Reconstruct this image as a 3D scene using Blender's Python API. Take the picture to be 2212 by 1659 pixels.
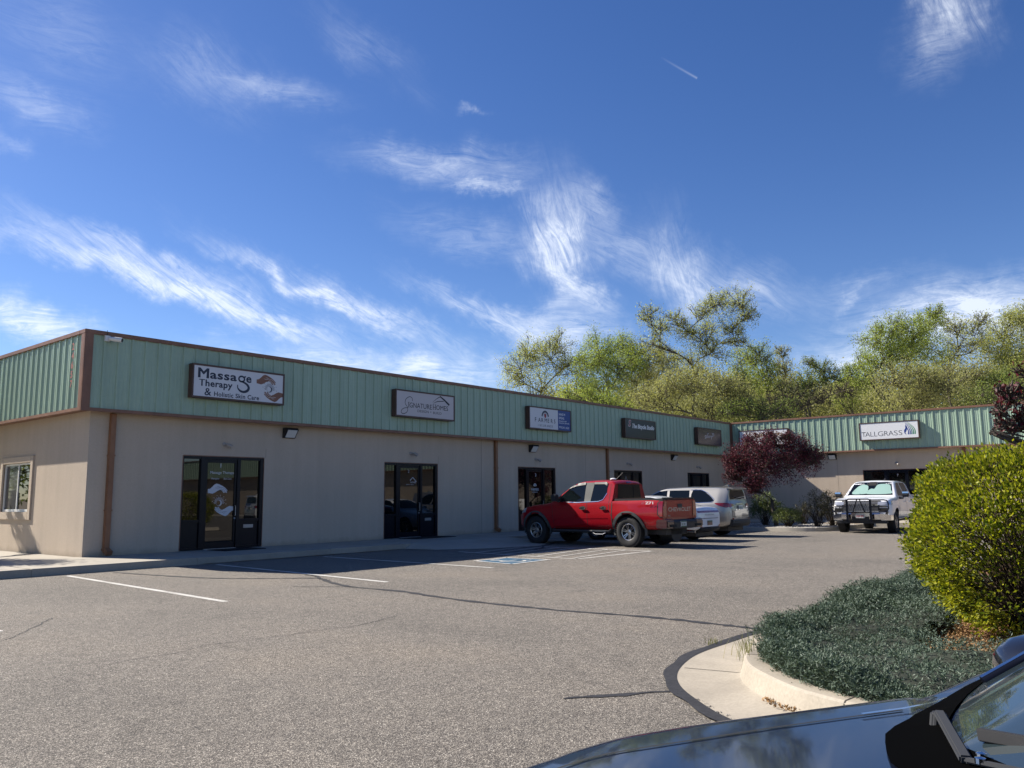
import bpy, bmesh, math, random
import numpy as np
from mathutils import Vector, Matrix
from mathutils.bvhtree import BVHTree
random.seed(7); RNG = np.random.default_rng(11)
for o in list(bpy.data.objects): bpy.data.objects.remove(o, do_unlink=True)
SC = bpy.context.scene; COL = SC.collection
# ---------------------------------------------------------------- camera
CH = 1.4
YAW, PITCH, ROLL = 0.8792, 0.1393, -0.0113
_f = np.array([math.sin(YAW)*math.cos(PITCH), math.cos(YAW)*math.cos(PITCH), math.sin(PITCH)])
_r0 = np.array([math.cos(YAW), -math.sin(YAW), 0.0]); _u0 = np.cross(_r0, _f)
CR = math.cos(ROLL)*_r0 + math.sin(ROLL)*_u0
CU = -math.sin(ROLL)*_r0 + math.cos(ROLL)*_u0
CF = _f
cam = bpy.data.cameras.new('camera'); cam_o = bpy.data.objects.new('camera', cam); COL.objects.link(cam_o)
cam.sensor_width = 36.0; cam.lens = 36.0*1757.07/2212.0
cam.clip_start = 0.05; cam.clip_end = 2000
cam_o.matrix_world = Matrix(((CR[0], CU[0], -CF[0], 0), (CR[1], CU[1], -CF[1], 0), (CR[2], CU[2], -CF[2], CH), (0, 0, 0, 1)))
SC.camera = cam_o
# ---------------------------------------------------------------- render / view
SC.render.engine = 'CYCLES'
SC.view_settings.view_transform = 'Standard'; SC.view_settings.look = 'None'
SC.view_settings.gamma = 1.0; SC.view_settings.exposure = 1.28
SC.view_settings.use_curve_mapping = False
# ---------------------------------------------------------------- sun
SUN = np.array([-1.78, 6.65, 5.45]); SUN = SUN/np.linalg.norm(SUN)
sun = bpy.data.lights.new('sun', 'SUN'); sun.energy = 4.2; sun.angle = math.radians(0.5); sun.color = (1.0, 0.93, 0.83)
sun_o = bpy.data.objects.new('sun', sun); COL.objects.link(sun_o)
sun_o.rotation_euler = Vector(SUN).to_track_quat('Z', 'Y').to_euler()
# ---------------------------------------------------------------- world: clear sky with cirrus (by azimuth / elevation)
W = bpy.data.worlds.new('World'); SC.world = W; W.use_nodes = True
nt = W.node_tree; nt.nodes.clear()
def N(t, **k):
    n = nt.nodes.new(t)
    for a, b in k.items(): setattr(n, a, b)
    return n
def math_n(tree, op, a, b=None, c=None, clamp=False):
    n = tree.nodes.new('ShaderNodeMath'); n.operation = op; n.use_clamp = clamp
    for i, v in enumerate((a, b, c)):
        if v is None: continue
        if isinstance(v, (int, float)): n.inputs[i].default_value = v
        else: tree.links.new(v, n.inputs[i])
    return n.outputs[0]
sky = N('ShaderNodeTexSky'); sky.sky_type = 'NISHITA'; sky.sun_disc = False
sky.sun_elevation = math.asin(SUN[2]); sky.sun_rotation = math.atan2(SUN[0], SUN[1])
sky.altitude = 1400; sky.air_density = 1.0; sky.dust_density = 0.6; sky.ozone_density = 3.0
tc = N('ShaderNodeTexCoord'); sep = N('ShaderNodeSeparateXYZ'); nt.links.new(tc.outputs['Generated'], sep.inputs[0])
az = math_n(nt, 'ARCTAN2', sep.outputs[0], sep.outputs[1])
el = math_n(nt, 'ARCSINE', sep.outputs[2])
uvn = N('ShaderNodeCombineXYZ'); nt.links.new(az, uvn.inputs[0]); nt.links.new(el, uvn.inputs[1])
wn = N('ShaderNodeTexNoise'); wn.inputs['Scale'].default_value = 7.0; wn.inputs['Detail'].default_value = 2
nt.links.new(uvn.outputs[0], wn.inputs['Vector'])
sw = N('ShaderNodeSeparateXYZ'); nt.links.new(wn.outputs['Color'], sw.inputs[0])
WX = math_n(nt, 'ADD', az, math_n(nt, 'MULTIPLY', math_n(nt, 'SUBTRACT', sw.outputs[0], 0.5), 0.035))
WY = math_n(nt, 'ADD', el, math_n(nt, 'MULTIPLY', math_n(nt, 'SUBTRACT', sw.outputs[1], 0.5), 0.035))
def fibre_field(ang, fib, seed):
    a = math_n(nt, 'ADD', math_n(nt, 'MULTIPLY', WX, math.cos(ang)), math_n(nt, 'MULTIPLY', WY, math.sin(ang)))
    b = math_n(nt, 'SUBTRACT', math_n(nt, 'MULTIPLY', WY, math.cos(ang)), math_n(nt, 'MULTIPLY', WX, math.sin(ang)))
    v = N('ShaderNodeCombineXYZ'); nt.links.new(math_n(nt, 'MULTIPLY', a, fib), v.inputs[0]); nt.links.new(math_n(nt, 'MULTIPLY', b, 52.0), v.inputs[1]); v.inputs[2].default_value = seed
    n1 = N('ShaderNodeTexNoise'); n1.inputs['Scale'].default_value = 1.6; n1.inputs['Detail'].default_value = 8
    n1.inputs['Roughness'].default_value = 0.74; n1.inputs['Distortion'].default_value = 1.1
    nt.links.new(v.outputs[0], n1.inputs['Vector'])
    n3 = N('ShaderNodeTexNoise'); n3.inputs['Scale'].default_value = 9.0; n3.inputs['Detail'].default_value = 4; n3.inputs['Distortion'].default_value = 0.5
    vv = N('ShaderNodeCombineXYZ'); nt.links.new(WX, vv.inputs[0]); nt.links.new(WY, vv.inputs[1]); vv.inputs[2].default_value = seed+5; nt.links.new(vv.outputs[0], n3.inputs['Vector'])
    pt = math_n(nt, 'MULTIPLY', math_n(nt, 'SUBTRACT', n3.outputs[0], 0.15), 2.8, clamp=True)
    fb = math_n(nt, 'MULTIPLY', math_n(nt, 'SUBTRACT', n1.outputs[0], 0.27), 2.7, clamp=True)
    return math_n(nt, 'MULTIPLY', fb, pt)
def px_dir(px, py):          # design-time reading of the photograph (2212 wide) -> sky direction
    d = CF + CR*(px-1106)/1757.07 - CU*(py-829.5)/1757.07
    d = d/np.linalg.norm(d); return math.atan2(d[0], d[1]), math.asin(d[2])
# x0,y0 -> x1,y1, width px, amount, fibre, bend
STROKES = [
 (20, 505, 780, 750, 27, 1.25, 6, 0.0), (60, 465, 560, 640, 26, 0.6, 6, 0.0), (480, 540, 760, 660, 18, 0.85, 9, 0.0), (560, 560, 1030, 770, 34, 0.8, 9, 0.0),
 (930, 620, 1180, 740, 26, 0.85, 9, 0.0), (1195, 430, 1230, 600, 62, 1.15, 9, 0.0), (1200, 560, 1290, 660, 28, 0.95, 9, 0.0),
 (1140, 720, 1300, 715, 44, 0.9, 8, 0.0), (1180, 660, 1250, 640, 28, 0.55, 8, 0.0), (1240, 400, 1320, 480, 40, 0.40, 9, 0.0),
 (800, 340, 1110, 365, 34, 0.5, 8, 0.0), (980, 400, 1110, 405, 16, 0.8, 8, 0.0), (880, 480, 1180, 530, 40, 0.25, 12, 0.0),
 (1440, 500, 1480, 680, 52, 0.62, 9, 0.0), (1440, 600, 1720, 640, 55, 0.60, 9, 0.0), (1300, 520, 1400, 580, 40, 0.38, 9, 0.0),
 (-40, 680, 170, 720, 32, 1.25, 4, 0.0), (540, 765, 1100, 815, 34, 1.15, 4, 0.0), (1840, 720, 2260, 640, 50, 1.05, 5, 0.0), (1700, 760, 2000, 770, 34, 0.8, 6, 0.0), (2050, 690, 2300, 690, 60, 0.9, 5, 0.0),
 (340, 110, 560, 200, 60, 0.20, 10, 0.0), (480, 170, 700, 215, 30, 0.34, 12, 0.0), (700, 30, 880, 180, 40, 0.16, 14, 0.0), (1015, 237, 1045, 240, 10, 0.5, 6, 0.0),
 (-20, 190, 160, 260, 36, 0.34, 8, 0.0), (-30, 300, 40, 320, 16, 0.3, 8, 0.0), (0, 20, 240, 110, 80, 0.16, 8, 0.0),
 (2010, -30, 2100, 60, 42, 0.85, 7, 0.0), (1980, 120, 2080, 60, 50, 0.35, 7, 0.0), (1740, 640, 1990, 600, 30, 0.22, 9, 0.0), (1830, 650, 1880, 620, 10, 0.3, 4, 0.0),
]
FIELDS = {}
wm_ = N('ShaderNodeTexNoise'); wm_.inputs['Scale'].default_value = 16.0; wm_.inputs['Detail'].default_value = 5; wm_.inputs['Roughness'].default_value = 0.65
nt.links.new(uvn.outputs[0], wm_.inputs['Vector'])
swm = N('ShaderNodeSeparateXYZ'); nt.links.new(wm_.outputs['Color'], swm.inputs[0])
MX = math_n(nt, 'ADD', WX, math_n(nt, 'MULTIPLY', math_n(nt, 'SUBTRACT', swm.outputs[0], 0.5), 0.10))
MY = math_n(nt, 'ADD', WY, math_n(nt, 'MULTIPLY', math_n(nt, 'SUBTRACT', swm.outputs[1], 0.5), 0.065))
for (x0, y0, x1, y1, wd, amt, fib, bend) in STROKES:
    a0, e0 = px_dir(x0, y0); a1, e1 = px_dir(x1, y1)
    L = 0.5*math.hypot(a1-a0, e1-e0)+0.01; ang = math.atan2(e1-e0, a1-a0)
    if ang > math.pi/2: ang -= math.pi
    if ang < -math.pi/2: ang += math.pi
    key = -1.2 if ang < -0.85 else (-0.45 if ang < -0.2 else (0.1 if ang < 0.8 else 1.1))
    c, s_ = math.cos(ang), math.sin(ang); ax, ay = (a0+a1)/2, (e0+e1)/2; wr = wd/1757.0
    # affine: p = (A.x*WX + A.y*WY + A.z)
    p1 = math_n(nt, 'MULTIPLY_ADD', MX, c/L, math_n(nt, 'MULTIPLY_ADD', MY, s_/L, -(ax*c+ay*s_)/L))
    p2 = math_n(nt, 'MULTIPLY_ADD', MX, -s_/wr, math_n(nt, 'MULTIPLY_ADD', MY, c/wr, (ax*s_-ay*c)/wr))
    d2 = math_n(nt, 'MULTIPLY_ADD', p1, p1, math_n(nt, 'MULTIPLY', p2, p2))
    m_ = math_n(nt, 'MULTIPLY', math_n(nt, 'EXPONENT', math_n(nt, 'MULTIPLY', d2, -1.3)), amt)
    FIELDS[key] = m_ if key not in FIELDS else math_n(nt, 'ADD', FIELDS[key], m_)
tot = None
for k, (key, fld) in enumerate(FIELDS.items()):
    o_ = math_n(nt, 'MULTIPLY', fld, fibre_field(key-0.10, 11.0, 3.7*k+1))
    tot = o_ if tot is None else math_n(nt, 'ADD', tot, o_)
# the short contrail
a0, e0 = px_dir(1425, 122); a1, e1 = px_dir(1506, 169)
ang = math.atan2(e1-e0, a1-a0); hl = 0.5*math.hypot(a1-a0, e1-e0)
xx = math_n(nt, 'SUBTRACT', az, (a0+a1)/2); yy = math_n(nt, 'SUBTRACT', el, (e0+e1)/2)
aa = math_n(nt, 'ADD', math_n(nt, 'MULTIPLY', xx, math.cos(ang)), math_n(nt, 'MULTIPLY', yy, math.sin(ang)))
bb = math_n(nt, 'SUBTRACT', math_n(nt, 'MULTIPLY', yy, math.cos(ang)), math_n(nt, 'MULTIPLY', xx, math.sin(ang)))
t1 = math_n(nt, 'DIVIDE', math_n(nt, 'ADD', aa, hl), 2*hl, clamp=True)
inside = math_n(nt, 'LESS_THAN', math_n(nt, 'ABSOLUTE', aa), hl)
gs = math_n(nt, 'EXPONENT', math_n(nt, 'MULTIPLY', math_n(nt, 'MULTIPLY', bb, bb), -1.0/(0.0011**2)))
tr = math_n(nt, 'MULTIPLY', math_n(nt, 'MULTIPLY', gs, inside), math_n(nt, 'MULTIPLY', t1, 0.22))
tot = math_n(nt, 'ADD', tot, tr)
tot = math_n(nt, 'MINIMUM', tot, 0.93)
# thin overall veil near the horizon
veil = math_n(nt, 'MULTIPLY', math_n(nt, 'EXPONENT', math_n(nt, 'MULTIPLY', math_n(nt, 'ABSOLUTE', el), -9.0)), 0.12)
tot = math_n(nt, 'MAXIMUM', tot, veil)
hs = N('ShaderNodeHueSaturation'); hs.inputs['Saturation'].default_value = 1.22; hs.inputs['Hue'].default_value = 0.512
hs.inputs['Value'].default_value = 1.12
nt.links.new(sky.outputs[0], hs.inputs['Color'])
mx = N('ShaderNodeMix'); mx.data_type = 'RGBA'; nt.links.new(math_n(nt, 'MULTIPLY', tot, 0.8), mx.inputs[0]); nt.links.new(hs.outputs[0], mx.inputs[6])
mx.inputs[7].default_value = (8.8, 9.4, 10.4, 1)
bg = N('ShaderNodeBackground'); bg.inputs[1].default_value = 0.050
nt.links.new(mx.outputs[2], bg.inputs[0])
wo = N('ShaderNodeOutputWorld'); nt.links.new(bg.outputs[0], wo.inputs[0])

# ================================================================= helpers
def tag(o, label=None, cat=None, group=None, kind=None):
    if label: o['label'] = label
    if cat: o['category'] = cat
    if group: o['group'] = group
    if kind: o['kind'] = kind
    return o
def empty(name, loc=(0, 0, 0), rz=0.0, parent=None):
    o = bpy.data.objects.new(name, None); COL.objects.link(o); o.location = loc; o.rotation_euler = (0, 0, rz)
    o.empty_display_size = 0.3
    if parent: o.parent = parent
    return o
def link(name, me, mats=None, parent=None, smooth=None):
    o = bpy.data.objects.new(name, me); COL.objects.link(o)
    if mats is not None:
        for m in (mats if isinstance(mats, (list, tuple)) else [mats]): me.materials.append(m)
    if parent: o.parent = parent
    if smooth is not None: smooth_by_angle(me, smooth)
    return o
def smooth_by_angle(me, deg):
    bm = bmesh.new(); bm.from_mesh(me); lim = math.radians(deg)
    for f in bm.faces: f.smooth = True
    for e in bm.edges:
        if len(e.link_faces) == 2 and e.calc_face_angle(0) > lim: e.smooth = False
    bm.to_mesh(me); bm.free()
def np_mesh(name, V, F):
    """V (n,3), F (m,k) all same k"""
    V = np.asarray(V, np.float32); F = np.asarray(F, np.int32)
    me = bpy.data.meshes.new(name); n, m, k = len(V), len(F), F.shape[1]
    me.vertices.add(n); me.vertices.foreach_set('co', V.ravel())
    me.loops.add(m*k); me.loops.foreach_set('vertex_index', F.ravel())
    me.polygons.add(m); me.polygons.foreach_set('loop_start', np.arange(0, m*k, k, dtype=np.int32))
    me.update(calc_edges=True); me.validate(); return me
class MB:
    def __init__(s): s.v = []; s.f = []; s.mi = []
    def add(s, vs, fs, mi=0):
        b = len(s.v); s.v += [tuple(p) for p in vs]
        for f in fs: s.f.append(tuple(b+i for i in f)); s.mi.append(mi)
        return s
    def box(s, x0, x1, y0, y1, z0, z1, mi=0):
        vs = [(x, y, z) for z in (z0, z1) for y in (y0, y1) for x in (x0, x1)]
        return s.add(vs, [(0, 2, 3, 1), (4, 5, 7, 6), (0, 1, 5, 4), (2, 6, 7, 3), (0, 4, 6, 2), (1, 3, 7, 5)], mi)
    def bar(s, a, b, w, h=None, mi=0, up=(0, 0, 1)):
        a = Vector(a); b = Vector(b); h = h or w; d = (b-a).normalized(); up = Vector(up)
        if abs(d.dot(up)) > 0.98: up = Vector((1, 0, 0))
        r = d.cross(up).normalized(); u = r.cross(d)
        vs = [p + r*sx*w/2 + u*sz*h/2 for p in (a, b) for sx, sz in ((-1, -1), (1, -1), (1, 1), (-1, 1))]
        return s.add(vs, [(0, 1, 2, 3), (7, 6, 5, 4), (0, 4, 5, 1), (1, 5, 6, 2), (2, 6, 7, 3), (3, 7, 4, 0)], mi)
    def tube(s, pts, rad, n=8, mi=0, caps=True):
        pts = [Vector(p) for p in pts]; k = len(pts)
        rad = [rad]*k if isinstance(rad, (int, float)) else rad
        vs = []; prev = None
        for i, p in enumerate(pts):
            d = (pts[min(i+1, k-1)]-pts[max(i-1, 0)])
            d = d.normalized() if d.length > 1e-9 else Vector((0, 0, 1))
            if prev is None: a = d.orthogonal().normalized()
            else:
                a = prev - d*prev.dot(d); a = a.normalized() if a.length > 1e-6 else d.orthogonal().normalized()
            prev = a; b = d.cross(a)
            for j in range(n):
                t = 2*math.pi*j/n; vs.append(p+(a*math.cos(t)+b*math.sin(t))*rad[i])
        fs = [(i*n+j, i*n+(j+1) % n, (i+1)*n+(j+1) % n, (i+1)*n+j) for i in range(k-1) for j in range(n)]
        if caps: fs += [tuple(range(n-1, -1, -1)), tuple((k-1)*n+j for j in range(n))]
        return s.add(vs, fs, mi)
    def lathe(s, prof, axis='y', n=32, c=(0, 0, 0), mi=0):
        """prof: (along axis, radius)"""
        vs = []; k = len(prof)
        for a, r in prof:
            for j in range(n):
                t = 2*math.pi*j/n; q = (r*math.cos(t), r*math.sin(t))
                p = {'y': (q[0], a, q[1]), 'x': (a, q[0], q[1]), 'z': (q[0], q[1], a)}[axis]
                vs.append((p[0]+c[0], p[1]+c[1], p[2]+c[2]))
        fs = [(i*n+j, (i+1)*n+j, (i+1)*n+(j+1) % n, i*n+(j+1) % n) for i in range(k-1) for j in range(n)]
        return s.add(vs, fs, mi)
    def prism(s, poly, d0, d1, axis='y', mi=0):
        """polygon in the two other axes, extruded along axis"""
        def P(a, b, d): return {'y': (a, d, b), 'x': (d, a, b), 'z': (a, b, d)}[axis]
        n = len(poly); vs = [P(a, b, d0) for a, b in poly]+[P(a, b, d1) for a, b in poly]
        fs = [tuple(range(n)), tuple(range(2*n-1, n-1, -1))]+[(i, i+n, (i+1) % n+n, (i+1) % n) for i in range(n)]
        return s.add(vs, fs, mi)
    def mesh(s, name, bevel=0, tri=False):
        me = bpy.data.meshes.new(name); me.from_pydata([tuple(p) for p in s.v], [], s.f)
        for p, m in zip(me.polygons, s.mi): p.material_index = m
        bm = bmesh.new(); bm.from_mesh(me)
        bmesh.ops.recalc_face_normals(bm, faces=bm.faces)
        if bevel: bmesh.ops.bevel(bm, geom=[e for e in bm.edges if len(e.link_faces) == 2 and e.calc_face_angle(0) > 0.6], offset=bevel, segments=2, affect='EDGES', clamp_overlap=True)
        bm.to_mesh(me); bm.free(); return me
    def build(s, name, mats, parent=None, bevel=0, smooth=None):
        return link(name, s.mesh(name, bevel), mats, parent, smooth if smooth is not None else (35 if bevel else None))
# ---------------------------------------------------------------- materials
MATS = {}
def mat(name, col=(0.5, 0.5, 0.5), rough=0.6, metal=0.0, spec=0.5, coat=0.0, ior=None):
    if name in MATS: return MATS[name]
    m = bpy.data.materials.new(name); m.use_nodes = True; b = m.node_tree.nodes['Principled BSDF']
    b.inputs['Base Color'].default_value = (*col, 1); b.inputs['Roughness'].default_value = rough
    b.inputs['Metallic'].default_value = metal; b.inputs['Specular IOR Level'].default_value = spec
    if coat: b.inputs['Coat Weight'].default_value = coat; b.inputs['Coat Roughness'].default_value = 0.03
    if ior: b.inputs['IOR'].default_value = ior
    MATS[name] = m; return m
def nodes(m): return m.node_tree, m.node_tree.nodes['Principled BSDF']
def noise(t, scale, detail=4, rough=0.6, vec=None, dist=0.0):
    n = t.nodes.new('ShaderNodeTexNoise'); n.inputs['Scale'].default_value = scale; n.inputs['Detail'].default_value = detail
    n.inputs['Roughness'].default_value = rough; n.inputs['Distortion'].default_value = dist
    if vec is not None: t.links.new(vec, n.inputs['Vector'])
    return n.outputs[0]
def ramp(t, fac, stops):
    n = t.nodes.new('ShaderNodeValToRGB'); t.links.new(fac, n.inputs[0]); e = n.color_ramp.elements
    while len(e) < len(stops): e.new(0.5)
    for i, (p, c) in enumerate(stops):
        e[i].position = p; e[i].color = (*c, 1) if len(c) == 3 else c
    return n.outputs[0]
def mixc(t, fac, a, b, mode='MIX'):
    n = t.nodes.new('ShaderNodeMix'); n.data_type = 'RGBA'; n.blend_type = mode
    for i, v in ((0, fac), (6, a), (7, b)):
        if isinstance(v, (int, float)): n.inputs[i].default_value = v
        elif isinstance(v, tuple): n.inputs[i].default_value = (*v, 1)
        else: t.links.new(v, n.inputs[i])
    return n.outputs[2]
def bump(t, b, h, strength=0.3, dist=0.01):
    n = t.nodes.new('ShaderNodeBump'); n.inputs['Strength'].default_value = strength; n.inputs['Distance'].default_value = dist
    t.links.new(h, n.inputs['Height']); t.links.new(n.outputs[0], b.inputs['Normal'])
def objco(t): return t.nodes.new('ShaderNodeTexCoord').outputs['Object']
def geoco(t): return t.nodes.new('ShaderNodeNewGeometry').outputs['Position']
def mapping(t, v, sc):
    n = t.nodes.new('ShaderNodeMapping'); n.inputs['Scale'].default_value = sc; t.links.new(v, n.inputs['Vector']); return n.outputs[0]
# chip-seal asphalt
def m_asphalt():
    m = mat('asphalt', rough=0.9, spec=0.25); t, b = nodes(m); p = geoco(t)
    vo = t.nodes.new('ShaderNodeTexVoronoi'); vo.inputs['Scale'].default_value = 140; t.links.new(p, vo.inputs['Vector'])
    g = math_n(t, 'MULTIPLY', vo.outputs['Color'], 1.0) if False else vo.outputs['Color']
    sp = t.nodes.new('ShaderNodeSeparateColor'); t.links.new(g, sp.inputs[0])
    chips = ramp(t, sp.outputs[0], [(0.0, (0.080, 0.072, 0.064)), (0.35, (0.165, 0.149, 0.131)), (0.7, (0.25, 0.226, 0.196)), (0.92, (0.36, 0.325, 0.275)), (1.0, (0.62, 0.58, 0.51))])
    gap = ramp(t, vo.outputs['Distance'], [(0.40, (1, 1, 1)), (0.75, (0.22, 0.22, 0.23))])
    c = mixc(t, 0.85, chips, gap, 'MULTIPLY')
    med = noise(t, 22, 5, 0.7, p)
    c = mixc(t, 0.6, c, ramp(t, med, [(0.3, (0.62, 0.62, 0.63)), (0.7, (1.34, 1.32, 1.28))]), 'MULTIPLY')
    md2 = noise(t, 7.0, 6, 0.75, p)
    c = mixc(t, 0.7, c, ramp(t, md2, [(0.3, (0.74, 0.74, 0.75)), (0.7, (1.24, 1.23, 1.20))]), 'MULTIPLY')
    big = noise(t, 0.42, 5, 0.6, mapping(t, p, (1.0, 0.6, 1)))
    c = mixc(t, 0.75, c, ramp(t, big, [(0.28, (0.72, 0.735, 0.75)), (0.5, (0.99, 0.99, 0.99)), (0.72, (1.18, 1.14, 1.08))]), 'MULTIPLY')
    # faint tyre-polished lanes and stains
    st = noise(t, 1.6, 6, 0.65, p, 0.6)
    c = mixc(t, 0.5, c, ramp(t, st, [(0.30, (0.66, 0.66, 0.66)), (0.42, (1, 1, 1))]), 'MULTIPLY')
    t.links.new(c, b.inputs['Base Color'])
    bump(t, b, vo.outputs['Distance'], 0.6, 0.006); return m
def m_speckle(name, col, amp=0.12, scale=60, rough=0.85, bs=0.25, big=0.7, bigamp=0.12):
    m = mat(name, rough=rough, spec=0.3); t, b = nodes(m); p = geoco(t)
    n1 = noise(t, scale, 5, 0.7, p); n2 = noise(t, big, 6, 0.65, p, 0.4)
    c = mixc(t, 1.0, ramp(t, n1, [(0.3, tuple(x*(1-amp) for x in col)), (0.7, tuple(x*(1+amp) for x in col))]),
             ramp(t, n2, [(0.3, (1-bigamp,)*3), (0.7, (1+bigamp,)*3)]), 'MULTIPLY')
    t.links.new(c, b.inputs['Base Color']); bump(t, b, n1, bs, 0.01); return m
ASPH = m_asphalt()
CONC = m_speckle('concrete', (0.325, 0.288, 0.232), 0.14, 45, 0.85, 0.12, 1.2, 0.16)
CONC2 = m_speckle('walk_concrete', (0.33, 0.30, 0.25), 0.08, 30, 0.85, 0.1, 0.8, 0.12)
TAR = m_speckle('crack_sealant', (0.028, 0.028, 0.031), 0.35, 30, 0.75, 0.3, 3, 0.2)
DIRT = m_speckle('dry_soil', (0.20, 0.155, 0.105), 0.3, 8, 0.95, 0.5, 0.15, 0.3)
def m_stucco():
    m = mat('stucco', rough=0.92, spec=0.2); t, b = nodes(m); p = geoco(t)
    n1 = noise(t, 55, 6, 0.75, p); n2 = noise(t, 0.5, 6, 0.6, p, 0.5)
    c = mixc(t, 1.0, ramp(t, n1, [(0.25, (0.43, 0.352, 0.272)), (0.75, (0.555, 0.462, 0.362))]), ramp(t, n2, [(0.3, (0.94,)*3), (0.7, (1.05,)*3)]), 'MULTIPLY')
    # faint rain streaks
    sv = noise(t, 1.0, 4, 0.6, mapping(t, p, (3.5, 3.5, 0.18)))
    c = mixc(t, 0.6, c, ramp(t, sv, [(0.35, (0.93, 0.925, 0.92)), (0.65, (1.04,)*3)]), 'MULTIPLY')
    sz = t.nodes.new('ShaderNodeSeparateXYZ'); t.links.new(p, sz.inputs[0])
    splash = math_n(t, 'ADD', sz.outputs[2], math_n(t, 'MULTIPLY', noise(t, 3.0, 4, 0.6, p), -0.28))
    c = mixc(t, 1.0, c, ramp(t, splash, [(0.02, (0.80, 0.79, 0.77)), (0.16, (1, 1, 1))]), 'MULTIPLY')
    t.links.new(c, b.inputs['Base Color']); bump(t, b, n1, 0.55, 0.012); return m
STUC = m_stucco()
def m_panel():
    m = mat('green_painted_steel', rough=0.42, spec=0.4); t, b = nodes(m); p = geoco(t)
    n2 = noise(t, 1.0, 5, 0.6, mapping(t, p, (2.2, 2.2, 0.3)))
    c = ramp(t, n2, [(0.3, (0.285, 0.382, 0.285)), (0.7, (0.335, 0.448, 0.340))])
    n3 = noise(t, 6.0, 6, 0.7, p)
    c = mixc(t, 0.5, c, ramp(t, n3, [(0.3, (0.90, 0.90, 0.88)), (0.6, (1.03, 1.03, 1.03))]), 'MULTIPLY')
    t.links.new(c, b.inputs['Base Color']); return m
PANEL = m_panel()
def m_brown(name, col, rough=0.5):
    m = mat(name, rough=rough, spec=0.35); t, b = nodes(m); p = geoco(t)
    n2 = noise(t, 3.0, 5, 0.65, mapping(t, p, (1, 1, 0.6)))
    t.links.new(ramp(t, n2, [(0.3, tuple(x*0.8 for x in col)), (0.7, tuple(x*1.2 for x in col))]), b.inputs['Base Color']); return m
BROWN = m_brown('brown_painted_steel', (0.21, 0.108, 0.070))
SPOUT = m_brown('downspout_paint', (0.24, 0.115, 0.058))
SIGNBR = m_brown('sign_cabinet_bronze', (0.085, 0.048, 0.036), 0.45)
BLACK = mat('black_anodised', (0.004, 0.005, 0.010), 0.3, spec=0.2)
GLASS = mat('tinted_glass', (0.003, 0.004, 0.004), 0.015, ior=1.6)
DGLASS = mat('vehicle_glass', (0.004, 0.006, 0.007), 0.02, ior=1.45)
WHITE = mat('white_acrylic', (0.68, 0.68, 0.67), 0.35)
RUB = m_speckle('tyre_rubber', (0.022, 0.022, 0.023), 0.3, 60, 0.8, 0.4, 5, 0.2)
PLAST = mat('black_plastic', (0.018, 0.018, 0.02), 0.55)
CHROME = mat('chrome', (0.75, 0.75, 0.76), 0.12, 1.0)
ALLOY = mat('machined_alloy', (0.45, 0.45, 0.46), 0.28, 1.0)
GREYM = mat('grey_metal', (0.30, 0.30, 0.31), 0.4, 0.8)
NAVY = mat('navy_ink', (0.012, 0.02, 0.045), 0.5)
INK = mat('black_ink', (0.012, 0.012, 0.014), 0.5)
WVIN = mat('white_vinyl', (0.55, 0.55, 0.57), 0.5)
DARKIN = mat('dark_interior', (0.01, 0.01, 0.011), 0.9)
# ---------------------------------------------------------------- text
def text_mesh(s, width=None, height=0.2, bold=0.0, shear=0.0, space=1.0):
    cu = bpy.data.curves.new('t', 'FONT'); cu.body = s; cu.size = 1; cu.shear = shear; cu.space_character = space
    cu.align_x = 'LEFT'; cu.resolution_u = 3; cu.extrude = 0.0
    ob = bpy.data.objects.new('t', cu); COL.objects.link(ob)
    bpy.context.view_layer.update()
    me = bpy.data.meshes.new_from_object(ob.evaluated_get(bpy.context.evaluated_depsgraph_get()))
    bpy.data.objects.remove(ob); bpy.data.curves.remove(cu)
    if abs(bold) > 1e-6:        # embolden: push every outline point outwards
        bm = bmesh.new(); bm.from_mesh(me); bmesh.ops.remove_doubles(bm, verts=bm.verts, dist=0.004)
        mv = {}
        for v in bm.verts:
            be = [e for e in v.link_edges if len(e.link_faces) == 1]
            if len(be) != 2: continue
            ns = []
            for e in be:
                d_ = (e.verts[1].co-e.verts[0].co).normalized(); n_ = Vector((-d_.y, d_.x, 0)); fc_ = e.link_faces[0].calc_center_median()
                if (fc_-e.verts[0].co).dot(n_) > 0: n_ = -n_
                ns.append(n_)
            m_ = ns[0]+ns[1]
            if m_.length < 0.3: continue
            m_.normalize(); mv[v] = m_*bold/max(0.5, m_.dot(ns[0]))
        for v, d_ in mv.items(): v.co += d_
        bm.to_mesh(me); bm.free()
    co = np.array([v.co[:] for v in me.vertices])
    mn, mx_ = co.min(0), co.max(0)
    sy = height/0.72            # cap height of the font ~0.72 em
    sx = sy if width is None else width/(mx_[0]-mn[0])
    co[:, 0] = (co[:, 0]-mn[0])*sx; co[:, 1] *= sy
    for v, c in zip(me.vertices, co): v.co = c
    return me
def put_text(name, s, M, x, y, z, mats, parent, **k):
    """x: left edge, y: baseline height in the face plane, z: stand-off; M: face matrix"""
    me = text_mesh(s, **k); me.transform(M @ Matrix.Translation((x, y, z))); me.name = name
    return link(name, me, mats, parent)
def put_poly(name, polys, M, z, mats, parent, mis=None):
    mb = MB()
    for i, p in enumerate(polys):
        mb.add([(M @ Vector((a, b, z)))[:] for a, b in p], [tuple(range(len(p)))], 0 if mis is None else mis[i])
    me = bpy.data.meshes.new(name); me.from_pydata(mb.v, [], mb.f)
    for p, m in zip(me.polygons, mb.mi): p.material_index = m
    bm = bmesh.new(); bm.from_mesh(me); bmesh.ops.triangulate(bm, faces=bm.faces); bm.to_mesh(me); bm.free()
    return link(name, me, mats, parent)
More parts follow.
